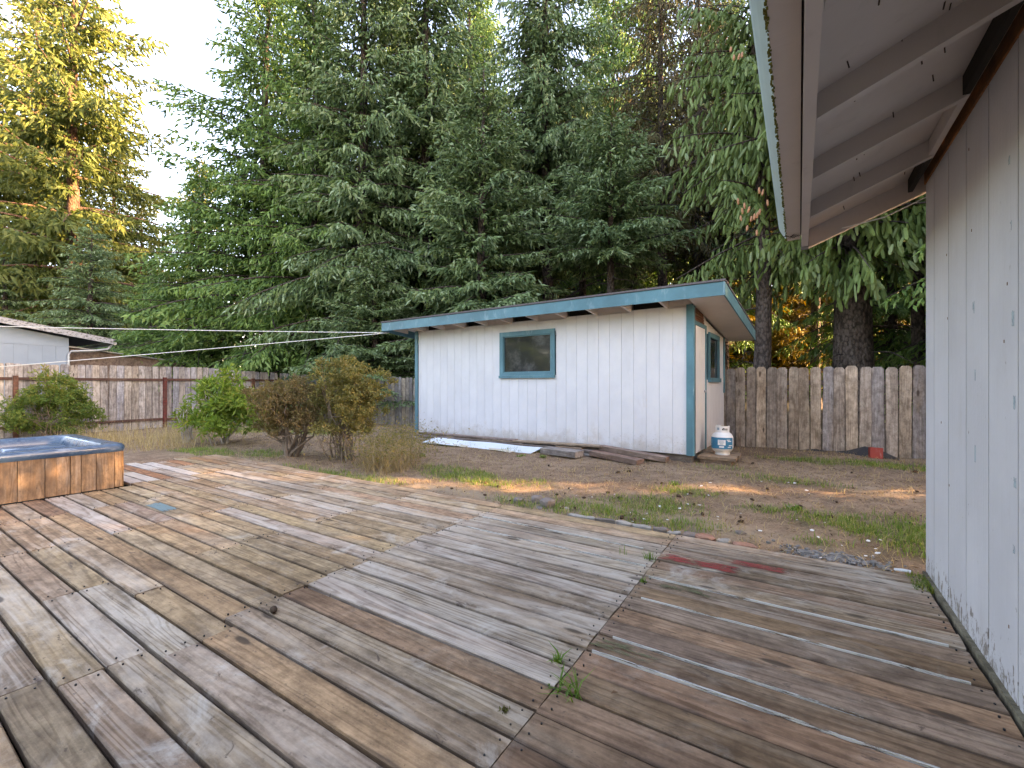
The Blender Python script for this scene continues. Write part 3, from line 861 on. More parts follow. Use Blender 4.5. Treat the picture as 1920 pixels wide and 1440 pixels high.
while x < 7.5:
    w = fr_.choice((.165, .172, .178))
    top = 1.50 + fr_.uniform(-.018, .018) - .01 * x
    z0 = -.10 + fr_.uniform(-.02, .02)
    picket(w, top - z0, bf, (x + w/2, 0, z0), 0, M['fence'], wcol())
    x += w + fr_.uniform(.003, .012)
for zz in (.25, 1.15):
    MB().box(-.1, 7.5, .012, .05, zz, zz + .085).build("rail", M['beam'], bf, color=(.2, .17, .15, 0))
for xx in (.1, 2.5, 4.9, 7.3):
    MB().box(xx, xx + .09, .052, .14, -.3, 1.40).build("post", M['fence'], bf, color=(.2, .17, .15, 0))
bl = empty("picket_fence", (-17.33, YF, 0), 0, "grey board fence between the shed and the far yard corner", "fence")
x = 0.0
while x < 15.9:
    w = fr_.choice((.14, .15, .16))
    t = x / 15.9
    top = 1.62 - .27 * min(1, x / 8) + fr_.uniform(-.02, .02)
    z0 = -.18 + fr_.uniform(-.02, .02)
    picket(w, top - z0, bl, (x + w/2, 0, z0), 0, M['fence'], tuple(c * .85 for c in wcol()[:3]) + (.0,))
    x += w + fr_.uniform(.003, .012)
for zz in (.2, 1.05):
    MB().box(0, 15.9, .012, .05, zz, zz + .085).build("rail", M['beam'], bl, color=(.2, .17, .15, 0))
for i in range(7):
    MB().box(.1 + i * 2.5, .19 + i * 2.5, .052, .14, -.3, 1.25).build("post", M['fence'], bl, color=(.2, .17, .15, 0))
lf = empty("picket_fence", (-17.36, YF, 0), 0, "pale grey side fence with rust-brown rails and posts at left", "fence")
q = 0.06
def ltop(q): return 1.62 + .13 * min(1, q / 2.4) - .03 * max(0, (q - 3)) / 4
while q < 14:
    w = fr_.choice((.165, .172, .178))
    z0 = -.22 - .02 * q / 4 + fr_.uniform(-.02, .02)
    c = wcol()
    c = (c[0] * 1.0, c[1] * 1.06, c[2] * 1.18, .5)
    picket(w, ltop(q) + fr_.uniform(-.015, .015) - z0, lf, (0, -q - w/2, z0), R(90), M['fence'], c, .03)
    q += w + fr_.uniform(.003, .010)
for zz in (1.28, -.0):
    prv = 0
    for qa, qb in ((.05, 1.0), (1.1, 3.78), (3.9, 7.06), (7.18, 10.2), (10.3, 13.8)):
        d = fr_.uniform(-.02, .02)
        MB().box(.012, .052, -qb, -qa, zz + d, zz + d + .075).build("rail", M['rust'], lf, color=(.15, .065, .05, .0))
for qq in (1.05, 3.84, 7.12, 10.25):
    MB().box(.013, .105, -qq - .045, -qq + .045, -.5, 1.40).build("post", M['rust'], lf, color=((.20, .04, .035, .0) if 3 < qq < 5 else (.22, .09, .055, .0)))

# ------------------------------------------------------------------ neighbour's house beyond the left fence
nb = empty("neighbour_house", (-23.5, 5.15, 0), 0, "pale blue neighbouring house with low gable roof beyond left fence", "house")
# local: y=0 the right-hand corner, wall runs to -y
nw = MB().add([(0, 0, -.4), (0, -14, -.4), (0, -14, 2.6), (0, -7, 4.2), (0, 0, 2.95), (-8, 0, -.4), (-8, 0, 2.95), (-8, -14, -.4), (-8, -14, 2.6), (-8, -7, 4.2)],
              [(0, 1, 2, 3, 4), (0, 4, 6, 5), (1, 7, 8, 2), (5, 6, 9, 8, 7)]).build("wall", M['neighbour'], nb)
for i in range(24):
    MB().box(.002, .018, -.36 * i - .352, -.36 * i, -.3, 2.62).build("siding_board", M['neighbour'], nw)
MB().box(.002, .03, -13.9, 0.0, 2.622, 2.70).build("band_board", M['neighbour'], nw)
def nz(y): return 2.95 - .172 * (y - 1.22)     # rake line, local y (0 = wall corner)
nroof = MB().add([(.35, 1.3, nz(1.3)), (.35, -7, nz(-7)), (-9, -7, nz(-7)), (-9, 1.3, nz(1.3)), (.35, 1.3, nz(1.3) + .06), (.35, -7, nz(-7) + .06), (-9, -7, nz(-7) + .06), (-9, 1.3, nz(1.3) + .06)],
                 [(0, 1, 2, 3), (4, 7, 6, 5), (0, 3, 7, 4), (0, 4, 5, 1), (1, 5, 6, 2), (2, 6, 7, 3)]).build("roof", M['shingle'], nb)
MB().add([(.35, -7, nz(-7)), (.35, -15, nz(-7) - 1.38), (-9, -15, nz(-7) - 1.38), (-9, -7, nz(-7)), (.35, -7, nz(-7) + .06), (.35, -15, nz(-7) - 1.32), (-9, -15, nz(-7) - 1.32), (-9, -7, nz(-7) + .06)],
         [(0, 1, 2, 3), (4, 7, 6, 5), (0, 3, 7, 4), (0, 4, 5, 1), (1, 5, 6, 2), (2, 6, 7, 3)]).build("far_slope", M['shingle'], nroof)
MB().add([(.355, 1.22, nz(1.22) - .16), (.355, -7, nz(-7) - .16), (.355, -7, nz(-7) + .04), (.355, 1.22, nz(1.22) + .04), (.39, 1.22, nz(1.22) - .16), (.39, -7, nz(-7) - .16), (.39, -7, nz(-7) + .04), (.39, 1.22, nz(1.22) + .04)],
         [(0, 1, 2, 3), (4, 7, 6, 5), (0, 4, 5, 1), (3, 2, 6, 7), (0, 3, 7, 4), (1, 5, 6, 2)]).build("barge_board", M['speckle'], nroof)
MB().tube([(.25, 1.3, nz(1.3) - .10), (-.8, 1.32, nz(1.3) - .10), (-8.5, 1.32, nz(1.3) - .12)], .07, 8).build("gutter", M['metal'], nroof)
MB().tube([(.22, 1.22, nz(1.3) - .14), (.20, 1.1, nz(1.3) - .34), (.16, .75, nz(1.3) - .42), (.10, .05, nz(1.3) - .50), (.08, -.03, nz(1.3) - .62), (.08, -.04, 0)], .05, 8).build("downspout", M['metal'], nb, smooth=True)
ln = empty("lean_to", (-23.9, 5.2, 0), 0, "weathered plywood lean-to with thin sloping roof beside the blue house", "lean-to")
MB().add([(0, 0.02, -.3), (0, 4.6, -.3), (0, 4.6, 2.05), (0, 0.02, 2.62), (-4, .02, -.3), (-4, 4.6, -.3), (-4, 4.6, 2.05), (-4, .02, 2.62)],
         [(0, 1, 2, 3), (7, 6, 5, 4), (1, 5, 6, 2), (0, 3, 7, 4), (3, 2, 6, 7)]).build("wall", M['beam'], ln, color=(.25, .19, .16, .1))
MB().add([(.15, 0, 2.63), (.15, 4.9, 2.06), (-4, 4.9, 2.06), (-4, 0, 2.63), (.15, 0, 2.67), (.15, 4.9, 2.10), (-4, 4.9, 2.10), (-4, 0, 2.67)],
         [(0, 1, 2, 3), (4, 7, 6, 5), (0, 3, 7, 4), (0, 4, 5, 1), (1, 5, 6, 2), (2, 6, 7, 3)]).build("roof", M['metal'], ln)

# ------------------------------------------------------------------ trees
def unit(a): return a / np.maximum(np.linalg.norm(a, axis=-1, keepdims=True), 1e-9)

def spindles(P, D, L, Wd, rg, fat=False, tip=None):
    """needle-covered shoots: one small pointed body each; returns V, F, tint"""
    n = len(P)
    D = unit(D)
    ref = np.where(np.abs(D[:, 2:3]) < .9, np.array([[0, 0, 1.0]]), np.array([[1.0, 0, 0]]))
    E1 = unit(np.cross(D, ref)); E2 = np.cross(D, E1)
    rings = ((0.0, .35), (.2, .9), (.7, 1.0), (.93, .62)) if fat else ((.42, 1.0),)
    sides = 4 if fat else 3
    nv = len(rings) * sides + (1 if fat else 2)
    V = np.zeros((n, nv, 3))
    ph = rg.uniform(0, 6.28, n)
    j = 0
    for t, r in rings:
        for k in range(sides):
            a = ph + 2 * math.pi * k / sides
            V[:, j] = P + D * (t * L)[:, None] + (E1 * np.cos(a)[:, None] + E2 * np.sin(a)[:, None]) * (r * Wd * .5)[:, None]
            j += 1
    V[:, j] = P + D * L[:, None]
    F = []
    for i in range(len(rings) - 1):
        for k in range(sides):
            a, b = i * sides + k, i * sides + (k + 1) % sides
            F += [(a, b, b + sides), (a, b + sides, a + sides)]
    o_ = (len(rings) - 1) * sides
    F += [(o_ + k, o_ + (k + 1) % sides, j) for k in range(sides)]
    if not fat:
        V[:, j + 1] = P
        F += [((k + 1) % sides, k, j + 1) for k in range(sides)]
    F = np.array(F)
    FF = (np.arange(n) * nv)[:, None, None] + F[None]
    tint = np.clip(rg.uniform(0, .5, n) + .5 * (tip if tip is not None else rg.uniform(0, 1, n)), 0, 1)  # pale new tips, older inner shoots; inner darkening also imitates crown shade
    return V.reshape(-1, 3), FF.reshape(-1, 3), np.repeat(tint, nv)

def conifer(seed, H, z0, Rb, mat, bark, tr, whorl=.38, per=5, sub=.15, fs=.12, fl=.20, fw=.045, pend=.5, rise=.1, droop=.35, taper=.8, fat=False, bare=0.0, dead=12, up=.25, gap=.0, topcut=99., irregular=.25, extra=()):
    """a conifer as trunk mesh (with limbs) and crown mesh, standing at the origin"""
    rg = np.random.default_rng(seed)
    tb = MB()
    tz = [-.3, .15, .8] + list(np.linspace(2, H, 9))
    def trr(z): return max(.015, tr * max(0.0, 1 - z / H) ** .85 * (1.0 + .45 * math.exp(-max(z, 0) * 2.2)))
    bend = rg.uniform(-.12, .12, 2)
    def axis_(z): return np.array([bend[0] * math.sin(z * .35), bend[1] * math.sin(z * .29 + 1), 0])
    tb.tube([tuple(axis_(z) + np.array([0, 0, z])) for z in tz], [trr(z) for z in tz], 14)
    Ps, Ds, Ls, Ws, Ts = [], [], [], [], []
    z = z0
    extra = list(extra)
    while z < min(H - .15, topcut) or extra:
        low = extra.pop() if not z < min(H - .15, topcut) else None
        if low: z = low[0]
        f = min(.985, max(0, (z - z0) / (H - z0)))
        n = 1 if low else max(3, int(round(per * rg.uniform(.8, 1.2))))
        az0 = rg.uniform(0, 6.28)
        for i in range(n):
            if not low and rg.random() < gap: continue
            L = Rb * (1 - f) ** taper * rg.uniform(1 - irregular, 1 + irregular * .6)
            if f < .12: L *= rg.uniform(.7, 1.0)
            L = max(L, .25)
            az = az0 + 6.283 * i / n + rg.uniform(-.3, .3)
            if low: az, L = low[1], low[2]
            h = np.array([math.cos(az), math.sin(az), 0])
            zz = min(z + rg.uniform(-.5, .5) * whorl, H - .05)
            m = 9
            t = np.linspace(0, 1, m)
            el = (rise + .5 * f * f) * rg.uniform(.6, 1.4)
            zc = L * (el * t - droop * (1 - .6 * f) * t ** 1.7 * rg.uniform(.7, 1.3) + up * .5 * np.maximum(0, t - .6) ** 1.5)
            sw = rg.uniform(-.12, .12) * L * t ** 2
            side = np.array([-h[1], h[0], 0])
            pts = axis_(zz) + np.array([0, 0, zz]) + h * (t * L)[:, None] + side * sw[:, None] + np.stack([0 * t, 0 * t, zc], -1)
            r0 = min(.012 + .011 * L, trr(zz) * .6)
            tb.tube([tuple(p) for p in pts[::2]], list(r0 * (1 - .85 * t[::2])), 4, False)
            # side twigs
            s = np.arange(max(bare * L, .12), L, sub)
            if len(s) == 0: s = np.array([L * .5])
            s = np.repeat(s, 2) + rg.uniform(-.06, .06, 2 * len(s))
            tt = np.clip(s / L, 0, .999)
            ii = np.minimum((tt * (m - 1)).astype(int), m - 2)
            fr = (tt * (m - 1) - ii)[:, None]
            base = pts[ii] * (1 - fr) + pts[ii + 1] * fr
            tan = unit(pts[ii + 1] - pts[ii])
            sg = np.where(np.arange(len(s)) % 2 == 0, 1, -1)[:, None] * rg.uniform(.6, 1.2, (len(s), 1))
            tl = (.37 * L * (1 - tt) ** .7 * (tt + .25) ** .3 + .14) * rg.uniform(.6, 1.25, len(s))
            pdn = pend * rg.uniform(.5, 1.5, (len(s), 1))
            td = unit(tan * .65 + side * sg * .85 + np.array([0, 0, -1]) * pdn)
            nf = np.maximum(2, np.round(tl / fs)).astype(int)
            rep = np.repeat(np.arange(len(s)), nf)
            loc = (np.arange(nf.sum()) - np.repeat(np.cumsum(nf) - nf, nf) + rg.uniform(.2, 1.0, nf.sum())) / nf[rep]
            fp = base[rep] + td[rep] * (loc * tl[rep])[:, None] + np.stack([0 * loc, 0 * loc, -pend * .35 * tl[rep] * loc ** 2], -1)
            rnd = unit(rg.normal(0, 1, (len(rep), 3)))
            fd = td[rep] * .55 + rnd * .75 + np.array([0, 0, -1]) * (pend * .9) + tan[rep] * .25
            keep = rg.random(len(rep)) > .04
            Ts.append((tt[rep] * .5 + loc * .5)[keep]); Ps.append(fp[keep]); Ds.append(fd[keep])
            Ls.append(fl * rg.uniform(.6, 1.35, keep.sum())); Ws.append(fw * rg.uniform(.7, 1.3, keep.sum()))
        z = H if low else z + whorl * rg.uniform(.8, 1.25) * (1.0 if f < .8 else .75)
    for i in range(dead):                       # bare dead limbs below the crown
        zz = rg.uniform(min(.9, z0 * .5), max(z0 + 1.5, 1.6)); az = rg.uniform(0, 6.28); L = rg.uniform(.4, 1.0) * min(Rb * .75, 2.4)
        p = axis_(zz) + np.array([0, 0, zz]); d = np.array([math.cos(az), math.sin(az), rg.uniform(-.35, .15)])
        q1 = p + d * L * .5 + rg.normal(0, .06, 3); q2 = p + d * L + np.array([0, 0, -.25 * L]) + rg.normal(0, .1, 3)
        tb.tube([tuple(p), tuple(q1), tuple(q2)], [.022, .014, .004], 4, False)
        for jj in range(4):
            f = rg.uniform(.35, 1); b0 = p + (q2 - p) * f
            tb.tube([tuple(b0), tuple(b0 + rg.normal(0, .22, 3) + np.array([0, 0, -.12]))], [.006, .002], 3, False)
    V, F, T = spindles(np.concatenate(Ps), np.concatenate(Ds), np.concatenate(Ls), np.concatenate(Ws), rg, fat, np.concatenate(Ts))
    print('TREE', seed, len(F), 'tris', len(tb.f))
    return tb.mesh("trunk", bark, True), mesh_np("crown", V, F, mat, {"tint": T}, False)

BLUE = m_leaf("spruce_needles", ((0.025, 0.05, 0.022), (0.095, 0.165, 0.070), (0.21, 0.31, 0.145), (0.42, 0.52, 0.40)), .32)
GREENF = m_leaf("hemlock_needles", ((0.028, 0.062, 0.022), (0.09, 0.185, 0.05), (0.19, 0.32, 0.09), (0.33, 0.45, 0.19)), .34)
OLIVE = m_leaf("drooping_spruce_needles", ((0.07, 0.12, 0.035), (0.13, 0.20, 0.06), (0.19, 0.27, 0.095), (0.30, 0.38, 0.24)), .3)
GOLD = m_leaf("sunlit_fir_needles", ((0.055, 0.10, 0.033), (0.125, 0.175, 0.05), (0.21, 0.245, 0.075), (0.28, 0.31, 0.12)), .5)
DEEP = m_leaf("sun_glow_foliage", ((0.08, 0.085, 0.018), (0.17, 0.15, 0.028), (0.26, 0.21, 0.045), (0.32, 0.28, 0.08)), .6)  # golden sunlight put into the leaf colour of the deep wood
BROWNF = m_leaf("sparse_brown_needles", ((0.07, 0.06, 0.025), (0.13, 0.105, 0.04), (0.11, 0.13, 0.05)), .35)

PROTO = {
    'spruce_a': conifer(101, 12.5, 1.9, 3.6, BLUE, M['bark'], .24, whorl=.56, per=7, sub=.115, fs=.105, fl=.23, fw=.070, pend=.40, rise=.28, droop=.45, up=.5, taper=.7, irregular=.4),
    'spruce_b': conifer(102, 23.0, 3.4, 4.0, BLUE, M['bark'], .30, whorl=.72, per=7, sub=.145, fs=.14, fl=.28, fw=.085, pend=.6, rise=.15, droop=.5, taper=.55, irregular=.4),
    'hemlock':  conifer(103, 12.0, .9, 3.9, GREENF, M['bark'], .24, whorl=.56, per=7, sub=.12, fs=.115, fl=.22, fw=.066, pend=.45, rise=.15, droop=.5, up=.1, taper=.7, irregular=.4),
    'tallhem':  conifer(104, 23.0, 1.8, 5.2, GREENF, M['bark'], .34, whorl=.76, per=7, sub=.16, fs=.155, fl=.30, fw=.088, pend=.55, rise=.18, droop=.5, taper=.6, irregular=.4),
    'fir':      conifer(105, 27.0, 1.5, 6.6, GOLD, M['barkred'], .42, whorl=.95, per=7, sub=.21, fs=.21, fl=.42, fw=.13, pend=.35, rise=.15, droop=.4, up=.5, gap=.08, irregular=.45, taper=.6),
    'near_a':   conifer(106, 16.0, 6.6, 3.0, OLIVE, M['bark'], .235, whorl=.60, per=5, sub=.17, fs=.15, fl=.27, fw=.075, pend=1.3, rise=.22, droop=.5, fat=True, topcut=12.0, gap=.06, dead=26, taper=.5, irregular=.35),
    'near_b':   conifer(107, 18.0, 5.7, 4.7, OLIVE, M['bark'], .50, whorl=.70, per=6, sub=.19, fs=.16, fl=.30, fw=.080, pend=1.5, rise=.15, droop=.45, fat=True, topcut=12.0, bare=.25, dead=26, taper=.55, irregular=.35,
                        extra=[(4.9, 2.41, 3.3), (4.7, 2.15, 2.9), (5.0, 2.75, 3.2), (5.2, 1.9, 3.6), (5.3, 3.0, 3.4)]),
    'pole':     conifer(109, 24.0, 7.5, 3.6, BLUE, M['bark'], .28, whorl=.60, per=7, sub=.15, fs=.14, fl=.28, fw=.085, pend=.7, rise=.2, droop=.45, taper=.5, dead=80),
    'spruce_c': conifer(110, 13.0, 7.2, 3.2, BLUE, M['bark'], .22, whorl=.46, per=7, sub=.115, fs=.11, fl=.22, fw=.070, pend=.45, rise=.25, droop=.45, up=.4, taper=.6, dead=50),
    'pole_low': conifer(111, 15.5, 7.8, 3.4, BLUE, M['bark'], .26, whorl=.55, per=7, sub=.15, fs=.14, fl=.26, fw=.08, pend=.7, rise=.25, droop=.4, taper=.5, dead=90),
    'sparse':   conifer(108, 22.0, 7.5, 2.9, BROWNF, M['bark'], .24, whorl=.50, per=6, sub=.18, fs=.14, fl=.25, fw=.06, pend=1.0, rise=.15, droop=.5, gap=.12, dead=70, taper=.5),
}
def plant_tree(name, proto, x, y, label, s=1.0, sz=1.0, rz=0.0, group=None, cmat=None):
    t = empty(name, (x, y, float(gz(x, y)) - .02), rz, label, "tree", group)
    t.scale = (s, s, sz)
    tm, cm = PROTO[proto]
    link(bpy.data.objects.new("trunk", tm), t)
    c = link(bpy.data.objects.new("crown", cm), t)
    if cmat is not None:
        c.material_slots[0].link = 'OBJECT'
        c.material_slots[0].material = cmat
    return t

def tp(px, depth): return spot(px, depth)
BACKG = "conifers along the back fence"
x, y = tp(140, 31);  plant_tree("fir_tree", 'fir', x, y, "tall golden sunlit fir standing at far left", 1.15, 1.5, .4)
x, y = tp(-60, 36);  plant_tree("fir_tree", 'fir', x, y, "golden fir at the left edge behind the tallest sunlit fir", 1.1, 1.3, 2.1)
x, y = tp(375, 48);  plant_tree("fir_tree", 'fir', x, y, "distant sunlit fir tip showing in the sky gap", .8, .95, 4.0)
x, y = tp(70, 38);   plant_tree("fir_tree", 'fir', x, y, "sunlit fir filling the gap behind the tall golden one", 1.1, 1.45, 5.1)
x, y = tp(215, 42);  plant_tree("fir_tree", 'fir', x, y, "sunlit fir right behind the golden tree beside the sky gap", 1.0, .95, 2.6)
x, y = tp(265, 40);  plant_tree("fir_tree", 'fir', x, y, "sunlit fir low behind the golden tree", .9, .66, 1.3)
x, y = tp(170, 25);  plant_tree("spruce_tree", 'hemlock', x, y, "dark green young spruce above the neighbouring lean-to", 1.0, .88, 1.0, cmat=BLUE)
x, y = tp(10, 27);   plant_tree("spruce_tree", 'hemlock', x, y, "dark young spruce above the blue house roof", 1.1, .85, 2.7, cmat=BLUE)
x, y = tp(375, 21.5); plant_tree("hemlock_tree", 'hemlock', x, y, "lighter green drooping hemlock left of the big dark one", 1.05, 1.0, .2)
x, y = tp(285, 23);  plant_tree("hemlock_tree", 'hemlock', x, y, "small green hemlock behind the side fence corner", .85, .62, 3.3)
x, y = tp(500, 22);  plant_tree("hemlock_tree", 'tallhem', x, y, "tallest dark hemlock whose bare branch tips reach into the sky", 1.15, 1.0, .9)
x, y = tp(590, 19.5); plant_tree("hemlock_tree", 'tallhem', x, y, "green hemlock with low drooping boughs behind the brown bush", .85, .9, 3.9)
x, y = tp(680, 18);  plant_tree("spruce_tree", 'spruce_b', x, y, "grey-trunked spruce left of the shed roof", 1.0, 1.0, 2.0)
x, y = tp(700, 16);  plant_tree("spruce_tree", 'spruce_a', x, y, "low blue-green spruce touching the left end of the shed roof", .8, .52, .7)
x, y = tp(800, 19);  plant_tree("spruce_tree", 'spruce_b', x, y, "tall blue spruce behind the left half of the shed", 1.15, 1.0, 4.4)
x, y = tp(905, 15.5);  plant_tree("spruce_tree", 'spruce_a', x, y, "bushy blue-tipped spruce over the shed window", 1.05, .98, 2.9)
x, y = tp(1025, 18.5); plant_tree("spruce_tree", 'pole', x, y, "tall dark-trunked spruce behind the middle of the shed", .95, 1.0, 5.2)
x, y = tp(1145, 15.2); plant_tree("spruce_tree", 'spruce_c', x, y, "green spruce behind the right end of the shed roof", .95, .80, 1.9)
x, y = tp(1240, 18); plant_tree("sparse_spruce_tree", 'sparse', x, y, "thin brown half-bare spruce with hanging dead twigs", 1.0, 1.0, 1.1)
x, y = tp(1310, 21); plant_tree("sparse_spruce_tree", 'sparse', x, y, "brown half-bare spruce farther back beside the thin one", 1.1, 1.05, 4.1)
x, y = tp(1422, 12.2); plant_tree("spruce_tree", 'near_a', x, y, "spruce with mottled trunk just right of the shed", 1.0, 1.0, .3)
x, y = tp(1600, 12.0); plant_tree("spruce_tree", 'near_b', x, y, "thick-trunked old spruce with hanging boughs over the fence", 1.0, 1.0, 2.2)
x, y = tp(1728, 13.2); plant_tree("spruce_tree", 'near_a', x, y, "slim-trunked spruce at the wall edge behind the fence", .8, 1.0, 3.0)
# second, shaded row
for px, dp, pr, sc_, sz, rz, lb in ((600, 25, 'spruce_b', 1.2, 1.0, 2.9, "dark spruce filling the gap behind the two big hemlocks"),
                                    (745, 24, 'tallhem', .95, 1.0, 4.8, "dark hemlock behind the grey-trunked spruce"), (860, 22, 'pole_low', 1.1, 1.05, .4, "dark spruce behind the bushy blue-tipped one"),
                                    (965, 24, 'pole_low', 1.1, 1.0, 2.2, "dark bare-stemmed spruce behind the middle of the shed roof"), (1090, 22, 'pole_low', 1.0, 1.0, 3.7, "second-row spruce right of the dark trunk"),
                                    (1190, 23, 'pole_low', 1.0, 1.0, 5.5, "second-row spruce behind the thin brown one"), (1360, 22, 'pole', .9, 1.0, 1.6, "second-row spruce behind the mottled trunk"),
                                    (1530, 23, 'pole', .9, 1.0, 0.6, "second-row spruce left of the thick old trunk"), (1670, 19, 'tallhem', .8, .9, 4.2, "dark hemlock behind the thick old trunk")):
    x, y = tp(px, dp); plant_tree("wood_tree", pr, x, y, lb, sc_, sz, rz)
# unseen wood behind the house, its rows placed to block the low sun
wr = random.Random(13)
BEHIND = [(4.8 + .8 * (i % 2), 7.3 + 1.8 * i, 'tallhem' if i in (3, 5) else 'pole', .72, .78) for i in range(7)]
BEHIND += [(9.5 + 1.6 * (i % 3), 9.5 + 2.0 * i, 'pole' if i in (0, 1, 2, 6) else 'tallhem', 1.0, 1.05) for i in range(9)]
BEHIND += [(15 + 1.5 * (i % 2), 14.4 + 2.6 * i, 'pole' if i < 2 else 'tallhem', 1.1, 1.1) for i in range(6)]
BEHIND += [(4.7, 7.4, 'hemlock', .22, .27), (5.6, 6.75, 'hemlock', .40, .54), (6.6, 5.7, 'hemlock', .36, .38), (8.2, 8.5, 'hemlock', .33, .42), (8.4, 7.3, 'hemlock', .3, .42), (6.6, 10.49, 'hemlock', .45, .44), (10.74, 9.2, 'hemlock', .5, .5), (10.92, 11.71, 'hemlock', .5, .5), (8.93, 12.28, 'hemlock', .4, .42), (7.69, 7.98, 'hemlock', .36, .36), (12.61, 13.0, 'hemlock', .45, .5)]  # low hemlocks added in the sun gaps to break up the light
BEHIND += [(-22 + 5.5 * i, -17 - 3 * (i % 2), 'hemlock' if i % 2 else 'tallhem', 1.2, .8) for i in range(6)]  # trees added behind the camera to cover low sky and reflect in the window
for i, (x, y, pr, s, sz) in enumerate(BEHIND):
    rz = wr.uniform(0, 6.28)
    plant_tree("wood_tree", pr, x, y, "unseen conifer added right and behind to shape the light", s, sz, rz, "unseen wood added to shape the light")
NEAR = [o for o in bpy.data.objects if o.get("label", "").startswith("spruce with mottled trunk")][0]
hc = MB(); hc.lathe([(0, -.075), (.018, -.066), (.026, -.03), (.025, .02), (.016, .06), (0, .07)], 8)
hcm = hc.mesh("hanging_cone", M['pinkcone'], True)
crn = random.Random(17)
for px, py in ((1384, 372), (1391, 392), (1398, 388), (1404, 396), (1409, 402), (1413, 412), (1418, 408), (1424, 400), (1401, 420), (1388, 402), (1432, 356), (1424, 352), (1439, 372), (1420, 432), (1376, 106), (1384, 112), (1370, 100), (1392, 104)):
    x, y = spot(px + crn.uniform(-2, 2), 9.6 + crn.uniform(-.25, .25))
    o = link(bpy.data.objects.new("hanging_cone", hcm), NEAR)
    o.matrix_parent_inverse = Matrix.Identity(4)
    w_ = Vector((x, y, CAM_H + (HORIZON - py) * 9.6 / F_PX))
    o.location = (Matrix.Translation(NEAR.location) @ Matrix.Rotation(NEAR.rotation_euler.z, 4, 'Z')).inverted() @ w_
    o.rotation_euler = (crn.uniform(-.25, .25), crn.uniform(-.25, .25), 0)
for px, dp, s_, sz_, lb in ((905, 34, 1.1, 1.35, "tall sunlit hemlock top behind the bushy blue-tipped spruce"), (1010, 36, 1.0, 1.4, "tall sunlit hemlock top behind the dark trunk"), (1120, 34, 1.1, 1.35, "tall sunlit hemlock top left of the thin brown spruce"), (880, 31, .95, 1.45, "slender sunlit hemlock top over the shed window"), (1215, 28, .9, 1.45, "sunlit hemlock top between the two brown spruces"), (1150, 29.5, .9, 1.4, "sunlit hemlock top above the right end of the shed roof"), (1330, 33, 1.0, 1.3, "tall sunlit hemlock behind the brown spruces")):
    x, y = tp(px, dp); plant_tree("wood_tree", 'tallhem', x, y, lb, s_, sz_, px * .37)
# sunlit wood deeper in, seen between the trunks
br = random.Random(4)
for i, (px, dp) in enumerate(((660, 38), (760, 43), (840, 37), (920, 42), (1000, 37), (1080, 42), (1150, 36), (1230, 41), (1310, 36), (1370, 40), (1430, 34), (1480, 39), (1530, 34), (1590, 38), (1660, 35), (1740, 39))):
    x, y = tp(px, dp)
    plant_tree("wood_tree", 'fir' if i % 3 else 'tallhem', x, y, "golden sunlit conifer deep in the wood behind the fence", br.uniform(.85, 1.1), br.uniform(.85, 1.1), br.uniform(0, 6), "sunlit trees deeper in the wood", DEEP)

# ------------------------------------------------------------------ hot tub
TX, TY0, TY1 = -6.42, .02, 1.85
tub = empty("hot_tub", (-7.33, .94, 0), 0, "empty sunken hot tub with blue shell and orange plank sides", "hot tub")
tl_ = random.Random(2)
def rrect(hx, hy, r, n=6):
    out = []
    for cx, cy, a0 in ((hx - r, hy - r, 0), (-hx + r, hy - r, 90), (-hx + r, -hy + r, 180), (hx - r, -hy + r, 270)):
        for k in range(n + 1):
            a = R(a0 + 90 * k / n); out.append((cx + r * math.cos(a), cy + r * math.sin(a)))
    return out
HXT, HYT = .93, .93
loops = []
for hx, hy, r, z in ((.93, .93, .07, .405), (.94, .94, .08, .43), (.94, .94, .09, .465), (.92, .92, .09, .487), (.86, .86, .09, .492), (.80, .80, .10, .488), (.775, .775, .12, .470), (.75, .75, .14, .40), (.72, .72, .16, .25),
                     (.52, .52, .2, .20), (.46, .46, .2, .02), (.42, .42, .2, -.16), (.2, .2, .15, -.18)):
    loops.append([(a, b, z) for a, b in rrect(hx, hy, r)])
sm = MB()
nn = len(loops[0])
vs = [p for l in loops for p in l]
fs = [(i * nn + k, i * nn + (k + 1) % nn, (i + 1) * nn + (k + 1) % nn, (i + 1) * nn + k) for i in range(len(loops) - 1) for k in range(nn)]
fs.append(tuple((len(loops) - 1) * nn + k for k in range(nn)))
sm.add(vs, fs)
shell = sm.build("shell", M['tub'], tub, smooth=True)
for cx, cy, sx, sy, h in ((-.48, .45, .26, .28, .40), (-.05, .62, .20, .12, .36), (-.58, -.1, .14, .3, .36)):
    lp = [[(cx + a, cy + b, z) for a, b in rrect(sx * f, sy * f, .08)] for f, z in ((1.0, .1), (.97, h - .03), (.90, h))]
    n2 = len(lp[0]); mb = MB()
    mb.add([p for l in lp for p in l], [(i * n2 + k, i * n2 + (k + 1) % n2, (i + 1) * n2 + (k + 1) % n2, (i + 1) * n2 + k) for i in range(2) for k in range(n2)] + [tuple(2 * n2 + k for k in range(n2))])
    mb.build("moulded_seat", M['tub'], shell, smooth=True)
MB().box(-.86, .86, -.86, .86, -.2, -.19).build("tub_base", M['darkvoid'], tub)
ysb = [1.84, 1.772, 1.62, 1.50, 1.417, 1.23, 1.04, .86, .67, .48, .30, .12, .02]
for i, (b, a) in enumerate(zip(ysb[:-1], ysb[1:])):
    f = tl_.uniform(.88, 1.1)
    top = .405 if i else .44
    MB().box(.905, .924, a - .94 + .003, b - .94 - .003, .0 + tl_.uniform(.004, .012), top - (.05 if i == 1 and False else 0)).build("side_board", M['tubwood'], tub, color=(.47 * f, .285 * f, .15 * f, .40))
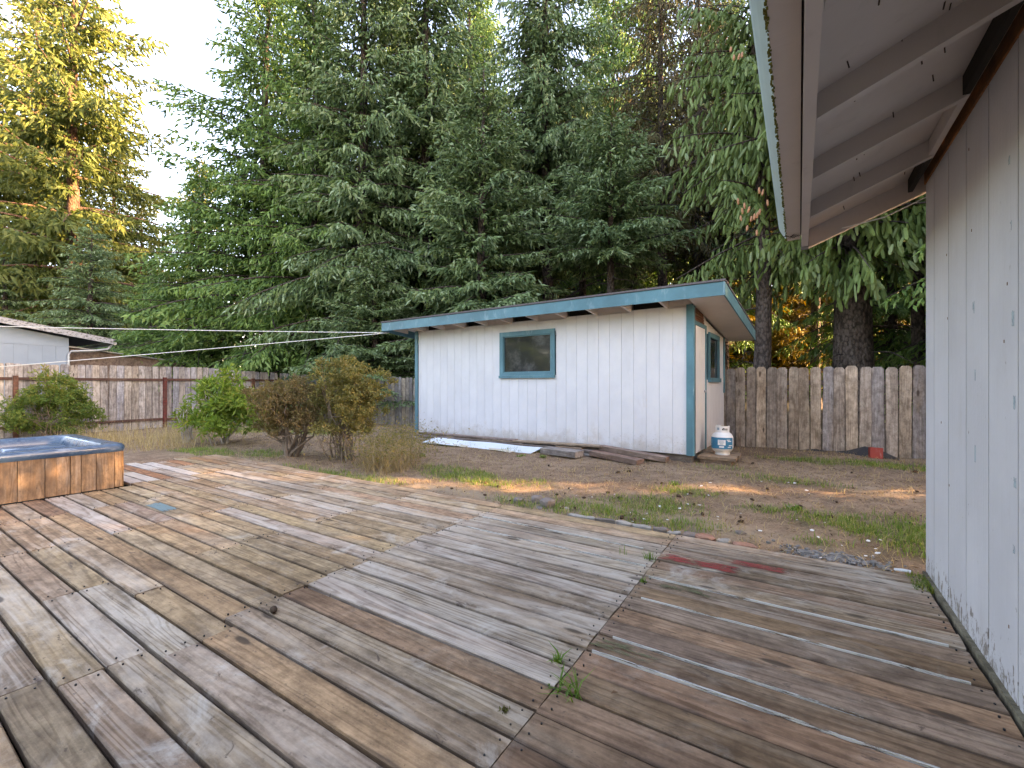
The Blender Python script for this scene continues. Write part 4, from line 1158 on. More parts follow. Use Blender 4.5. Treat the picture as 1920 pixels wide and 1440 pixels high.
MB().box(.86, .90, .80, .90, .0, .40).build("corner_post", M['tubwood'], tub, color=(.36, .19, .09, 0))
for i in range(9):
    f = tl_.uniform(.85, 1.1)
    MB().box(.895 - .2 * i - .195, .895 - .2 * i, .906, .922, .0, .404).build("side_board", M['tubwood'], tub, color=(.50 * f, .28 * f, .12 * f, .2))
    MB().box(.895 - .2 * i - .195, .895 - .2 * i, -.922, -.906, .0, .404).build("side_board", M['tubwood'], tub, color=(.50 * f, .28 * f, .12 * f, .2))
    MB().box(-.924, -.908, .895 - .2 * i - .195, .895 - .2 * i, .0, .404).build("side_board", M['tubwood'], tub, color=(.50 * f, .28 * f, .12 * f, .2))

# ------------------------------------------------------------------ bushes, grass
def leaves_np(P, D, L, Wd, rg, up=None):
    n = len(P)
    D = unit(D)
    S_ = unit(np.cross(D, rg.normal(0, 1, (n, 3)) + np.array([0, 0, 1.5])))
    Nn = np.cross(S_, D)
    V = np.zeros((n, 4, 3))
    V[:, 0] = P
    V[:, 1] = P + D * (L * .5)[:, None] + S_ * (Wd * .5)[:, None] + Nn * (Wd * .15)[:, None]
    V[:, 2] = P + D * L[:, None] - Nn * (L * .12)[:, None]
    V[:, 3] = P + D * (L * .5)[:, None] - S_ * (Wd * .5)[:, None] + Nn * (Wd * .15)[:, None]
    F = (np.arange(n) * 4)[:, None] + np.array([[0, 1, 2, 3]])
    return V.reshape(-1, 3), F

def bush(name, loc, label, blobs, stems, nleaf, ll, lw, mat, smat, seed, tiers=None, tint=None, rosette=6, base_r=.12, stem_r=.016):
    """blobs: (x, y, z, rx, ry, rz) lobes of the crown, relative to the base"""
    rg = np.random.default_rng(seed)
    b = empty(name, loc, 0, label, "bush")
    sb = MB()
    tips = []
    wts = np.array([bl[3] * bl[4] * bl[5] for bl in blobs]); wts = wts / wts.sum()
    cnt = np.maximum(6, (wts * nleaf / rosette)).astype(int)
    for (bx, by, bz, rx, ry, rz), c in zip(blobs, cnt):
        ns = max(7, int(24 * (rx * ry * rz) ** .33 / .35))
        sd = unit(rg.normal(0, 1, (ns, 3)) + np.array([0, 0, .25]))
        sc_ = np.array([bx, by, bz]) + sd * np.array([rx, ry, rz]) * rg.uniform(.55, 1.08, (ns, 1))
        w_ = rg.integers(0, ns, c)
        sr_ = rg.uniform(.14, .34, ns)
        d = unit(rg.normal(0, 1, (c, 3)))
        r = rg.uniform(.2, 1.0, (c, 1)) ** .5
        tips.append(sc_[w_] + d * r * sr_[w_][:, None] * np.array([rx, ry, rz * .8 + .04]))
    T = np.concatenate(tips)
    cen = np.array([0, 0, 0.2])
    for i in range(stems):
        e = T[rg.integers(len(T))]
        a = rg.uniform(0, 6.28); p0 = np.array([base_r * math.cos(a) * rg.uniform(.2, 1), base_r * math.sin(a) * rg.uniform(.2, 1), -.05])
        mid = p0 * .5 + e * np.array([.45, .45, .5]) + rg.normal(0, .05, 3); mid[2] = max(mid[2], .1)
        q3 = (mid + e) / 2 + rg.normal(0, .04, 3)
        r0 = stem_r * rg.uniform(.6, 1.3)
        sb.tube([tuple(p0), tuple((p0 + mid) / 2 + rg.normal(0, .03, 3)), tuple(mid), tuple(q3), tuple(e)], [r0, r0 * .85, r0 * .65, r0 * .4, r0 * .15], 5, False)
        for j in range(3):
            e2 = T[np.argmin(np.linalg.norm(T - (mid + (e - mid) * rg.uniform(.2, .8) + rg.normal(0, .22, 3)), axis=1))]
            sb.tube([tuple(q3 if j % 2 else mid), tuple((mid + e2) / 2 + rg.normal(0, .03, 3)), tuple(e2)], [r0 * .4, r0 * .28, r0 * .1], 4, False)
    sb.build("stem", smat, b, smooth=True)
    n = len(T) * rosette
    P = np.repeat(T, rosette, 0) + rg.normal(0, ll * .35, (n, 3))
    D = rg.normal(0, 1, (n, 3)) + np.array([0, 0, .35])
    V, F = leaves_np(P, D, ll * rg.uniform(.6, 1.3, n), lw * rg.uniform(.7, 1.3, n), rg)
    tn = np.clip(np.repeat(rg.beta(1.6, 1.6, len(T)), rosette) * .6 + rg.uniform(0, .4, n), 0, 1)
    if tint is not None: tn = np.clip(tint(P, tn, rg), 0, 1)
    me = mesh_np("foliage", V, F, mat, {"tint": np.repeat(tn, 4)}, False)
    link(bpy.data.objects.new("foliage", me), b)
    return b

PIERIS = m_leaf("pieris_leaves", ((.06, .12, .03), (.11, .19, .04), (.23, .25, .06), (.42, .20, .08)), .3)
RHODO = m_leaf("rhododendron_leaves", ((.065, .135, .03), (.14, .245, .045), (.25, .335, .075), (.34, .29, .07)), .4)
REDB = m_leaf("reddish_azalea_leaves", ((.105, .11, .045), (.17, .14, .07), (.225, .155, .09), (.22, .21, .09)), .38)
BRONZE = m_leaf("bronze_azalea_leaves", ((.105, .125, .045), (.185, .18, .07), (.26, .22, .09), (.34, .24, .10)), .42)
DRY = m_leaf("dry_weed", ((.24, .17, .10), (.34, .26, .16), (.42, .33, .21)), .25)
DARKSH = m_leaf("dark_shrub_leaves", ((.02, .06, .03), (.04, .10, .045), (.07, .14, .06)), .2)
GRASSM = m_leaf("green_grass", ((.08, .16, .025), (.14, .25, .045), (.22, .30, .08), (.36, .34, .15)), .35)
STRAW = m_leaf("straw_grass", ((.30, .21, .11), (.45, .34, .19), (.56, .45, .27)), .3)

x, y = spot(92, 11.3)
bush("pieris_bush", (x, y, -.25), "dense green bush with orange new tips behind the hot tub",
     [(0, 0, .75, .85, .75, .6), (.1, .1, 1.25, .55, .5, .45), (-.75, -.3, .55, .45, .4, .35), (.7, .4, .55, .5, .45, .4), (.45, .4, 1.1, .4, .35, .3), (-.1, -.1, 1.65, .22, .22, .22), (-.5, -.1, 1.05, .35, .35, .3)],
     22, 11500, .085, .032, PIERIS, M['stem'], 31, tint=lambda P, t, rg: t * .75 + .30 * np.clip(P[:, 2] - 1.0, 0, 1))
x, y = spot(420, 9.0)
bush("rhododendron_bush", (x, y, -.12), "leggy bright green rhododendron left of the brown bushes",
     [(-.15, 0, 1.05, .5, .45, .3), (.35, .1, .85, .45, .4, .3), (.0, .1, 1.40, .22, .22, .2), (-.45, -.2, .45, .3, .3, .2), (.25, -.2, .45, .35, .3, .2), (.6, .2, .6, .3, .3, .2), (-.1, 0, .75, .4, .4, .25)],
     16, 4200, .14, .042, RHODO, M['palestem'], 32)
x, y = spot(352, 9.6)
bush("pruned_stump_bush", (x, y, -.12), "pale cut-back shrub stump with few green leaves by the red post",
     [(-.1, 0, .55, .18, .2, .2), (.1, 0, .75, .14, .14, .14)], 9, 260, .13, .04, RHODO, M['palestem'], 33, stem_r=.034)
x, y = spot(545, 7.25)
bush("azalea_bush", (x, y, -.06), "umbrella-shaped reddish brown azalea on a short crooked trunk",
     [(-.1, 0, 1.0, .75, .6, .22), (-.5, -.1, .85, .35, .3, .2), (.3, .1, .95, .45, .4, .25), (.05, 0, 1.2, .4, .35, .15), (-.55, -.1, .55, .28, .25, .1), (.1, -.1, .62, .5, .35, .25), (.45, 0, .6, .3, .3, .2), (-.25, -.1, .72, .4, .3, .2)],
     12, 10500, .058, .024, REDB, M['stem'], 34, stem_r=.028, base_r=.07, tint=lambda P, t, rg: t)
x, y = spot(648, 7.05)
bush("azalea_bush", (x, y, -.06), "tall bronze azalea with many bare lower stems beside the dry weeds",
     [(-.12, 0, 1.45, .42, .4, .2), (.35, .1, 1.30, .42, .4, .25), (0, 0, 1.0, .5, .45, .35), (.35, 0, .75, .4, .35, .25), (-.3, .1, 1.1, .35, .35, .25), (.62, .1, 1.1, .2, .2, .18), (.1, -.1, .6, .45, .4, .2), (-.35, 0, .8, .3, .3, .2), (.5, 0, .95, .3, .3, .25)],
     34, 12500, .058, .025, BRONZE, M['stem'], 35, base_r=.30, stem_r=.013)
x, y = spot(552, 15.8)
bush("fence_shrub", (x, y, -.2), "dark green rounded shrub in the far fence corner",
     [(0, 0, 1.2, .6, .6, .45), (.3, 0, .7, .6, .6, .5), (-.3, 0, .6, .5, .5, .4)], 8, 3000, .11, .045, DARKSH, M['stem'], 36)

def blades(pts, h, w, rg, lean=.35, seg=2):
    """grass blades as bent tapering strips"""
    n = len(pts)
    a = rg.uniform(0, 6.28, n)
    d = np.stack([np.cos(a), np.sin(a), 0 * a], -1)
    s_ = np.stack([-np.sin(a), np.cos(a), 0 * a], -1)
    b = rg.uniform(.2, 1.0, n) * lean
    V = np.zeros((n, 5, 3))
    for j, (t, wt) in enumerate(((0, 1.0), (.55, .8))):
        c = pts + d * (h * b * t * t)[:, None] + np.array([0, 0, 1.0]) * (h * t * (1 - .3 * b * t))[:, None]
        V[:, 2 * j] = c - s_ * (w * wt * .5)[:, None]
        V[:, 2 * j + 1] = c + s_ * (w * wt * .5)[:, None]
    V[:, 4] = pts + d * (h * b)[:, None] + np.array([0, 0, 1.0]) * (h * (1 - .3 * b))[:, None]
    F = (np.arange(n) * 5)[:, None, None] + np.array([[0, 1, 3], [0, 3, 2], [2, 3, 4]])[None]
    return V.reshape(-1, 3), F.reshape(-1, 3), np.repeat(rg.uniform(0, 1, n), 5)

gr = np.random.default_rng(77)
def inside_shed(x, y):
    lx = (x - SX) * math.cos(SROT) + (y - SYc) * math.sin(SROT); ly = -(x - SX) * math.sin(SROT) + (y - SYc) * math.cos(SROT)
    return (lx > -SW - .05) & (lx < .05) & (ly > -.02)
def scatter(n, dens, x0, x1, y0, y1):
    x = gr.uniform(x0, x1, n); y = gr.uniform(y0, y1, n)
    k_ = (gr.uniform(0, 1, n) < dens(x, y)) & ~inside_shed(x, y) & ~((y < 3.62) & (x > -8.3)) & ~((x > HX - .05) & (y < HYC + .03))
    return np.stack([x[k_], y[k_], gz(x[k_], y[k_])], -1)
clump = np.random.default_rng(5).uniform(0, 1, (200, 200))
def clumpf(x, y): return clump[(np.abs(x) * 9).astype(int) % 200, (np.abs(y) * 9).astype(int) % 200]
pg = scatter(620000, lambda x, y: np.clip(field(x, y, GREEN) * 1.3 - .22, 0, .95) * (.15 + 1.2 * clumpf(x, y) ** 1.4), -14, 2.5, 3.4, 9.8)
V, F, T = blades(pg, gr.uniform(.018, .062, len(pg)) * gr.choice((1, 1, 1, 1.6), len(pg)), np.full(len(pg), .0055), gr, .9)
tag(link(bpy.data.objects.new("grass", mesh_np("grass", V, F, GRASSM, {"tint": T}))), "thin green grass growing in patches across the yard", "grass", None, "stuff")
ps = scatter(160000, lambda x, y: .26 * (.15 + 1.2 * clumpf(x + 3.3, y + 1.7) ** 2), -14, 2.5, 3.5, 9.8)
V, F, T = blades(ps, gr.uniform(.03, .10, len(ps)), np.full(len(ps), .0035), gr, 2.2)
tag(link(bpy.data.objects.new("dry_grass", mesh_np("dry_grass", V, F, STRAW, {"tint": T}))), "sparse dry straw-coloured grass lying over the bare soil", "dry grass", None, "stuff")
# leaf and needle litter
pl = scatter(46000, lambda x, y: .9 * clumpf(x + 7.1, y + 2.3) ** 1.6, -12, 1.5, 3.55, 9.8)
pl[:, 2] += .006
dl = gr.normal(0, 1, (len(pl), 3)) * np.array([1, 1, .25])
V, F = leaves_np(pl, dl, gr.uniform(.012, .05, len(pl)), gr.uniform(.004, .012, len(pl)), gr)
LITTER = m_leaf("dead_litter", ((.045, .028, .018), (.12, .062, .035), (.20, .11, .06), (.42, .30, .18)), .1)
tag(link(bpy.data.objects.new("leaf_litter", mesh_np("leaf_litter", V, F, LITTER, {"tint": np.repeat(gr.uniform(0, 1, len(pl)), 4)}))), "brown needle and leaf litter strewn over the yard soil", "litter", None, "stuff")
# tall dry grass
TALL = []
for px, dp, rx, ry, s_ in ((275, 9.5, 1.3, .9, 1), (220, 9.8, .9, .6, 1), (310, 8.6, .6, .5, 1), (345, 11, 1.2, 1.0, .6), (180, 10.6, .8, .5, .9)):
    x, y = spot(px, dp); TALL.append((x, y, rx, ry, s_))
pt = scatter(30000, lambda x, y: field(x, y, TALL) * (.25 + .8 * clumpf(x, y) ** 1.3), -16, -6, 2.2, 9.8)
pt = pt[~((pt[:, 0] > -8.4) & (pt[:, 1] < 3.7))]
V, F, T = blades(pt, gr.uniform(.12, .62, len(pt)) , np.full(len(pt), .006), gr, 1.2)
tag(link(bpy.data.objects.new("tall_dry_grass", mesh_np("tall_dry_grass", V, F, STRAW, {"tint": T}))), "tall dry yellow grass between the hot tub and side fence", "dry grass", None, "stuff")

def weed_clump(name, loc, label, n, h, rad, seed, mat, lean=.9, leafn=0, lmat=None, w=.008):
    rg = np.random.default_rng(seed)
    t = empty(name, loc, 0, label, "weeds")
    a = rg.uniform(0, 6.28, n); r = rad * rg.uniform(0, 1, n) ** .7
    P = np.stack([r * np.cos(a), r * np.sin(a), 0 * a], -1)
    V, F, T = blades(P, h * rg.uniform(.15, 1.15, n) ** 1.3, w * rg.uniform(.4, 1.2, n), rg, lean)
    link(bpy.data.objects.new("stalks", mesh_np("stalks", V, F, mat, {"tint": T})), t)
    if leafn:
        P = rg.normal(0, 1, (leafn, 3)) * np.array([rad * .8, rad * .8, h * .25]) + np.array([0, 0, h * .65])
        V, F = leaves_np(P, rg.normal(0, 1, (leafn, 3)), rg.uniform(.025, .055, leafn), rg.uniform(.01, .02, leafn), rg)
        link(bpy.data.objects.new("leaves", mesh_np("leaves", V, F, lmat, {"tint": np.repeat(rg.uniform(0, 1, leafn), 4)})), t)
    return t
x, y = spot(735, 6.25)
weed_clump("dry_weed_clump", (x, y, -.06), "dry tangled weed clump right of the bronze azalea", 420, .60, .40, 41, DRY, 1.4, 1700, BRONZE)
x, y = spot(700, 6.6)
weed_clump("dry_weed_clump", (x, y, -.06), "smaller pale weed clump at the foot of the bronze azalea", 220, .42, .28, 42, DRY, 1.5, 350, BRONZE)
x, y = spot(762, 7.3)
weed_clump("dry_weed_clump", (x, y, -.06), "brown leafy weed clump near the shed corner", 200, .50, .34, 43, DRY, 1.3, 900, BRONZE)

def tuft(px, py, label, n, h, seed, rad=.02, z=0.0, w=.008, lean=.9):
    rg = np.random.default_rng(seed)
    p = at(px, py, z)
    a = rg.uniform(0, 6.28, n); r = rad * rg.uniform(0, 1, n)
    P = np.stack([r * np.cos(a), r * np.sin(a), 0 * a], -1)
    V, F, T = blades(P, h * rg.uniform(.5, 1.1, n), np.full(n, w), rg, lean)
    o = link(bpy.data.objects.new("grass_tuft", mesh_np("grass_tuft", V, F, GRASSM, {"tint": T * .6})))
    o.location = p + Vector((0, 0, -.012 if z == 0 else -.005))
    return tag(o, label, "grass tuft")
tuft(1218, 1049, "grass tuft at the deck seam beside the red paint", 34, .075, 51, .045, 0, .005)
tuft(1170, 1040, "single long grass blades left of the seam tuft", 8, .09, 52, .03, 0, .004, .5)
tuft(1206, 1090, "small round grass tuft in the deck seam below the red paint", 40, .04, 53, .02, 0, .005)
tuft(1046, 1241, "broad-bladed weed growing from the near deck seam", 14, .085, 54, .02, 0, .011, 1.3)
tuft(1050, 1290, "flat grass sprig across the near deck seam", 14, .085, 55, .05, 0, .008, 1.6)
tuft(1082, 1306, "long leaning grass sprig nearest the camera", 12, .11, 56, .03, 0, .008, 1.5)
for i, (px, py, lb) in enumerate(((790, 855, "green weed below the left end of the white sheet"), (977, 857, "green weed tuft in front of the white sheet"), (1018, 858, "green weed tuft below the grey block"), (1265, 910, "small green weed in the middle of the yard"), (1490, 955, "small grass tuft beside the deck's far edge"))):
    tuft(px, py, lb, 45, .07, 60 + i, .07, -.03, .012, 1.1)

# ------------------------------------------------------------------ small things
def sl(x, y, z=0.0):                        # shed-local to world
    return SMAT @ Vector((x, y, z))
def timber(name, x0, x1, y, z, w, h, col, label, tilt=0.0, yaw=0.0, cat="timber", group=None, alpha=.2):
    L = x1 - x0
    ch = min(w, h) * .08
    pr = [(-w/2 + ch, 0), (w/2 - ch, 0), (w/2, ch), (w/2, h - ch), (w/2 - ch, h), (-w/2 + ch, h), (-w/2, h - ch), (-w/2, ch)]
    mb = MB(); mb.prism(pr, -L/2, L/2, lambda u, v, t: (t, u, v))
    o = mb.build(name, M['beam'], None, sl((x0 + x1) / 2, y, z), (0, tilt, SROT + yaw), color=(*(min(1, v_ * 1.3) for v_ in col), alpha + .1))
    return tag(o, label, cat, group)
gzs = -.015
PG = "boards stacked along the shed wall"
timber("stacked_board", -5.75, -1.5, -.17, gzs + .00, .26, .035, (.30, .29, .28), "bottom pale grey board of the stack along the shed", cat="board", group=PG, alpha=.5)
timber("stacked_board", -5.55, -1.45, -.15, gzs + .036, .22, .030, (.20, .18, .17), "second dark board of the stack along the shed", cat="board", group=PG)
timber("stacked_board", -5.60, -1.40, -.16, gzs + .067, .24, .030, (.25, .22, .21), "third grey board of the stack along the shed", 0, .003, "board", PG)
timber("stacked_board", -5.50, -2.9, -.13, gzs + .098, .20, .026, (.27, .21, .17), "brown upper-left board of the stack along the shed", cat="board", group=PG)
timber("stacked_board", -5.58, -3.1, -.15, gzs + .125, .18, .024, (.24, .19, .17), "topmost board at the left end of the stack", -.004, -.004, "board", PG)
timber("stacked_board", -3.6, -1.35, -.14, gzs + .125, .20, .026, (.34, .26, .19), "topmost tan board at the right end of the stack", -.02, .003, "board", PG)
timber("grey_block", -2.32, -1.62, -.44, gzs, .26, .10, (.25, .23, .22), "short weathered grey timber block by the sheet", 0, -.12, alpha=.3)
timber("brown_timber", -1.50, -.62, -.36, gzs + .0, .20, .08, (.22, .145, .115), "lower brown timber lying in front of the shed", .05, -.24, alpha=.05)
timber("brown_timber", -1.40, -.30, -.19, gzs + .065, .16, .075, (.23, .165, .14), "upper brown timber tilted against the shed corner", .07, -.10, alpha=.05)
timber("wood_offcut", -2.2, -1.7, -.15, gzs + .0, .2, .12, (.30, .22, .16), "tan wood offcut under the right end of the board stack", cat="board")
# white sheet leaning from the stack
sheet = MB()
xsn = np.linspace(-4.95, -2.38, 14)
top = [(x, -.36 - .004 * math.sin(x * 7), gzs + .085 + .006 * math.sin(x * 5)) for x in xsn]
rj = random.Random(6)
bot = [(x - .05, -.70 + rj.uniform(-.015, .02), gzs + .018 + rj.uniform(-.004, .008)) for x in xsn]
vs = [Vector(p) for p in top] + [Vector(p) for p in bot] + [Vector(p) + Vector((0, .004, -.01)) for p in top] + [Vector(p) + Vector((0, .004, -.01)) for p in bot]
n = len(xsn)
fs = [(i, i + 1, n + i + 1, n + i) for i in range(n - 1)] + [(2 * n + i + 1, 2 * n + i, 3 * n + i, 3 * n + i + 1) for i in range(n - 1)]
fs += [(n + i, n + i + 1, 3 * n + i + 1, 3 * n + i) for i in range(n - 1)] + [(i + 1, i, 2 * n + i, 2 * n + i + 1) for i in range(n - 1)] + [(0, n, 3 * n, 2 * n), (n - 1, 3 * n - 1, 4 * n - 1, 2 * n - 1)]
sheet.add(vs, fs)
shto = sheet.build("white_sheet", M['whitesheet'], None, (SX, SYc, 0), (0, 0, SROT))
tag(shto, "bluish white sheet leaning on the board stack by the shed", "sheet")
for (xa, xb, yy, zz) in ((-4.9, -4.3, -.67, .03), (-4.2, -3.8, -.70, .025), (-3.35, -2.9, -.70, .025), (-3.0, -2.75, -.74, .02)):
    pts = [(xa, yy + .06, gzs + zz + .012), (xb, yy + .06, gzs + zz + .012), (xb - .05, yy - .03, gzs + zz - .008), ((xa + xb) / 2, yy - .07, gzs + zz + .01), (xa + .08, yy - .02, gzs + zz - .01)]
    mb = MB(); mb.add(pts + [(p[0], p[1], p[2] - .003) for p in pts], [(0, 1, 2, 3, 4), (9, 8, 7, 6, 5)] + [(i, (i + 1) % 5, (i + 1) % 5 + 5, i + 5) for i in range(5)])
    mb.build("torn_flap", M['paper'], shto)
# doorstep and propane cylinder
stp = empty("door_step", sl(.04, .10, 0), SROT, "low plank door step under the propane cylinder", "step")
for i in range(4):
    MB().box(.0, .52 - .02 * (i % 2), .02 + i * .175, .19 + i * .175, .045, .085).build("plank", M['beam'], stp, color=(.42 - .03 * i, .30 - .02 * i, .20 - .01 * i, .1))
MB().box(.03, .46, .03, .09, -.06, .044).build("bearer", M['beam'], stp, color=(.2, .14, .1, 0))
MB().box(.03, .46, .60, .66, -.06, .044).build("bearer", M['beam'], stp, color=(.2, .14, .1, 0))
tk = empty("propane_cylinder", sl(.32, .50, .086), R(6), "white propane cylinder with blue label on the door step", "gas cylinder")
MB().lathe([(0, .045), (.06, .035), (.10, .04), (.13, .06), (.150, .095), (.1535, .12), (.1535, .25), (.150, .275), (.132, .315), (.10, .34), (.06, .352), (0, .356)], 32).build("tank", M['plainwhite'], tk, smooth=True)
MB().lathe([(.100, 0), (.104, 0), (.104, .05), (.100, .05), (.100, 0)], 24).build("foot_ring", M['plainwhite'], tk)
# wrap-around label
def arc(mb, r, a0, a1, z0, z1, n=14, th=.0012):
    vs = []
    for k_ in range(n + 1):
        a = R(a0 + (a1 - a0) * k_ / n)
        for rr, z in ((r, z0), (r, z1)):
            vs.append((rr * math.sin(a), -rr * math.cos(a), z))
    return mb.add(vs, [(2 * k_, 2 * k_ + 2, 2 * k_ + 3, 2 * k_ + 1) for k_ in range(n)])
# the cylinder's local -y faces the camera
lab = arc(MB(), .1550, -110, 66, .098, .268, 20).build("label", M['tealenamel'], tk)
arc(MB(), .1558, -22, 18, .155, .235, 8).build("label_panel", M['plainwhite'], lab)
arc(MB(), .1558, -15, 10, .118, .142, 6).build("label_mark", M['plainwhite'], lab)
M['greyink'] = m_plain("grey_print", (.28, .38, .46), .6, .3, .1)
for zz, a0, a1 in ((.222, -17, 13), (.208, -15, 9), (.194, -16, 12), (.180, -12, 8), (.166, -9, 6)):
    arc(MB(), .1563, a0, a1, zz - .003, zz + .003, 6).build("print_line", M['greyink'], lab)
for zz, a0, a1 in ((.235, 24, 44), (.215, 30, 52), (.15, 36, 58), (.125, 30, 50)):
    arc(MB(), .1558, a0, a1, zz - .006, zz + .005, 6).build("label_mark", M['plainwhite'], lab)
arc(MB(), .1558, -85, -60, .17, .23, 6).build("label_mark", m_plain("pale_blue_print", (.10, .32, .46), .5, .3, .1), lab)
# collar: open ring with hand-holes
col_ = MB()
for a0, a1, z1 in ((-150, -60, .430), (-60, -15, .455), (-15, 60, .440), (60, 120, .440)):
    n = 8
    vs = []
    for k_ in range(n + 1):
        a = R(a0 + (a1 - a0) * k_ / n)
        for rr, z in ((.098, .338), (.102, z1), (.099, z1), (.095, .338)):
            vs.append((rr * math.sin(a), -rr * math.cos(a), z))
    col_.add(vs, [(4 * k_ + j, 4 * k_ + 4 + j, 4 * k_ + 4 + (j + 1) % 4, 4 * k_ + (j + 1) % 4) for k_ in range(n) for j in range(4)] + [(0, 1, 2, 3), (4 * n + 3, 4 * n + 2, 4 * n + 1, 4 * n)])
clr = col_.build("collar", M['plainwhite'], tk, smooth=False)
arc(MB(), .1035, 0, 44, .378, .402, 8).build("emblem", M['black'], clr)
arc(MB(), .1037, 6, 18, .399, .410, 4).build("emblem", M['black'], clr)
arc(MB(), .1040, 8, 40, .388, .393, 6).build("emblem_stroke", M['plainwhite'], clr)
arc(MB(), .1035, -42, -22, .378, .415, 5).build("emblem", M['greyink'], clr)
MB().lathe([(0, .35), (.022, .35), (.022, .40), (.012, .405), (.012, .42), (.03, .422), (.03, .435), (0, .436)], 12).build("valve", M['brass'], tk, smooth=True)
# stake, black membrane, red block at the fence
p = spot(1387, 8.75)
o = MB().box(-.022, .022, -.012, .012, -.05, .27).build("wooden_stake", M['fence'], None, (p[0], p[1], -.06), (R(3), R(-2), 0), color=(.33, .27, .22, .1))
tag(o, "short wooden stake leaning at the fence foot by the cylinder", "stake")
mm = MB()
pts = [(1500, 845), (1530, 840), (1560, 843), (1590, 838), (1622, 833), (1650, 839), (1680, 851)]
rowa = []; rowb = []
for i, (px, py) in enumerate(pts):
    d = 7.75 - .0 * i
    x, y = spot(px, 8.35 - .0035 * (px - 1500)); 
    yy = YF - .03
    # along the fence line
    u = (px - 960) / F_PX
    X = None
    # solve for the point on the line y = yy
    k1 = (CY * u - SY); k2 = (SY * u + CY)
    dd = yy / k2
    rowa.append((k1 * dd, yy - .02, [.03, .07, .03, .08, .17, .12, .0][i] - .09))
    rowb.append((k1 * dd + .03, yy - [.12, .18, .15, .28, .42, .40, .22][i], [-.085, -.075, -.085, -.06, -.055, -.06, -.085][i]))
vs = rowa + rowb
n = len(pts)
mm.add(vs + [(a, b, c - .004) for a, b, c in vs], [(i, i + 1, n + i + 1, n + i) for i in range(n - 1)] + [(3 * n + i, 3 * n + i + 1, 2 * n + i + 1, 2 * n + i) for i in range(n - 1)])
tag(mm.build("black_membrane", M['membrane']), "crumpled black sheet tucked under the right fence", "plastic sheet")
p = at(1637, 856, -.09)
tag(MB().box(-.085, .085, -.05, .05, 0, .20).build("red_block", M['red'], None, (p.x - .02, YF - .50, -.085), (R(-8), R(3), R(8))), "worn red painted block on the black sheet by the fence", "block")
# clothes lines
a = sl(RX0 + .03, RY0 + .15, ST - .03)
def lineend(px, py, d): 
    x, y = spot(px, d); return Vector((x, y, CAM_H + (HORIZON - py) * d / F_PX))
e1, e2 = lineend(-300, 604, 9.45), lineend(-300, 712, 9.45)
def cord(nm, a, b, sag, lb):
    pts = [a.lerp(b, t) + Vector((0, 0, -sag * 4 * t * (1 - t))) for t in np.linspace(0, 1, 24)]
    tag(MB().tube(pts, .0085, 6).build(nm, M['string'], smooth=True), lb, "clothes line")
cord("clothes_line", a, e1, .03, "upper white clothes line from shed eave to the left")
cord("clothes_line", a, e2, .02, "lower slanting white clothes line from shed eave")
tag(MB().box(-.05, .05, -.05, .05, -.3, e1.z + .1).build("line_post", M['fence'], None, (e1.x - .06, e1.y, 0), color=(.25, .2, .17, 0)), "grey clothes line post beyond the left frame edge", "post")
# stones and bricks along the deck edge
def rock(name, px, py, z, s, mat, label, cat, seed, sq=(1, 1, .7), depth_off=0.0):
    rg = random.Random(seed)
    bm = bmesh.new()
    bmesh.ops.create_icosphere(bm, subdivisions=2, radius=1.0)
    for v in bm.verts:
        n_ = v.co.normalized()
        f = 1 + .22 * math.sin(n_.x * 3 + seed) * math.cos(n_.y * 4 + seed * 2) + rg.uniform(-.10, .10)
        v.co = Vector((max(-.8, min(.8, n_.x * f)) * sq[0], max(-.8, min(.8, n_.y * f)) * sq[1], max(-.75, min(.75, n_.z * f)) * sq[2])) * s
    me = bpy.data.meshes.new(name); bm.to_mesh(me); bm.free()
    me.materials.append(mat)
    o = link(bpy.data.objects.new(name, me))
    p = at(px, py, z); o.location = (p.x, max(p.y, 3.60 + s * .8 * sq[1]), z + s * sq[2] * .35)
    o.rotation_euler = (0, 0, rg.uniform(0, 3))
    return tag(o, label, cat)
rock("stone", 1007, 940, -.05, .075, M['stone'], "larger brown stone of the pair at the deck edge", "stone", 1)
rock("stone", 1026, 950, -.05, .085, M['stone'], "squarish brown stone nearest the deck edge", "stone", 2, (1, 1, .85))
rock("stone", 972, 942, -.06, .065, M['stone'], "half-buried stone in grass left of the brown pair", "stone", 3)
rock("stone", 1012, 955, -.06, .045, M['stone'], "small flat stone below the brown pair", "stone", 4, (1.3, 1, .5))
rock("stone", 1062, 956, -.05, .035, M['palestone'], "little grey stone in the grass by the deck edge", "stone", 5)
rock("stone", 1388, 1003, -.04, .04, M['stone'], "dark brown lump of stone beside the right deck edge", "stone", 6, (1.2, 1, .7))
rr = random.Random(9)
def slab(name, X, Y, L, Wd, H, mat, label, cat, seed):
    """an irregular broken slab: jittered outline, chipped top edge"""
    rg = random.Random(seed)
    out = [(-.5, -.4), (-.2, -.5), (.15, -.46), (.5, -.38), (.52, .05), (.42, .45), (.1, .5), (-.25, .44), (-.5, .3)]
    out = [(u * L + rg.uniform(-.012, .012), v * Wd + rg.uniform(-.008, .008)) for u, v in out]
    n = len(out)
    vs = [(u, v, -.07) for u, v in out] + [(u, v, H * .55 + rg.uniform(-.006, .006)) for u, v in out] + [(u * .86, v * .8, H + rg.uniform(-.007, .005)) for u, v in out]
    fs = [(i, (i + 1) % n, (i + 1) % n + n, i + n) for i in range(n)] + [(i + n, (i + 1) % n + n, (i + 1) % n + 2 * n, i + 2 * n) for i in range(n)] + [tuple(2 * n + i for i in range(n))]
    o = MB().add(vs, fs).build(name, mat, None, (X, Y, -.012), (rg.uniform(-.06, .06), rg.uniform(-.05, .05), rg.uniform(-.12, .12)))
    return tag(o, label, cat)
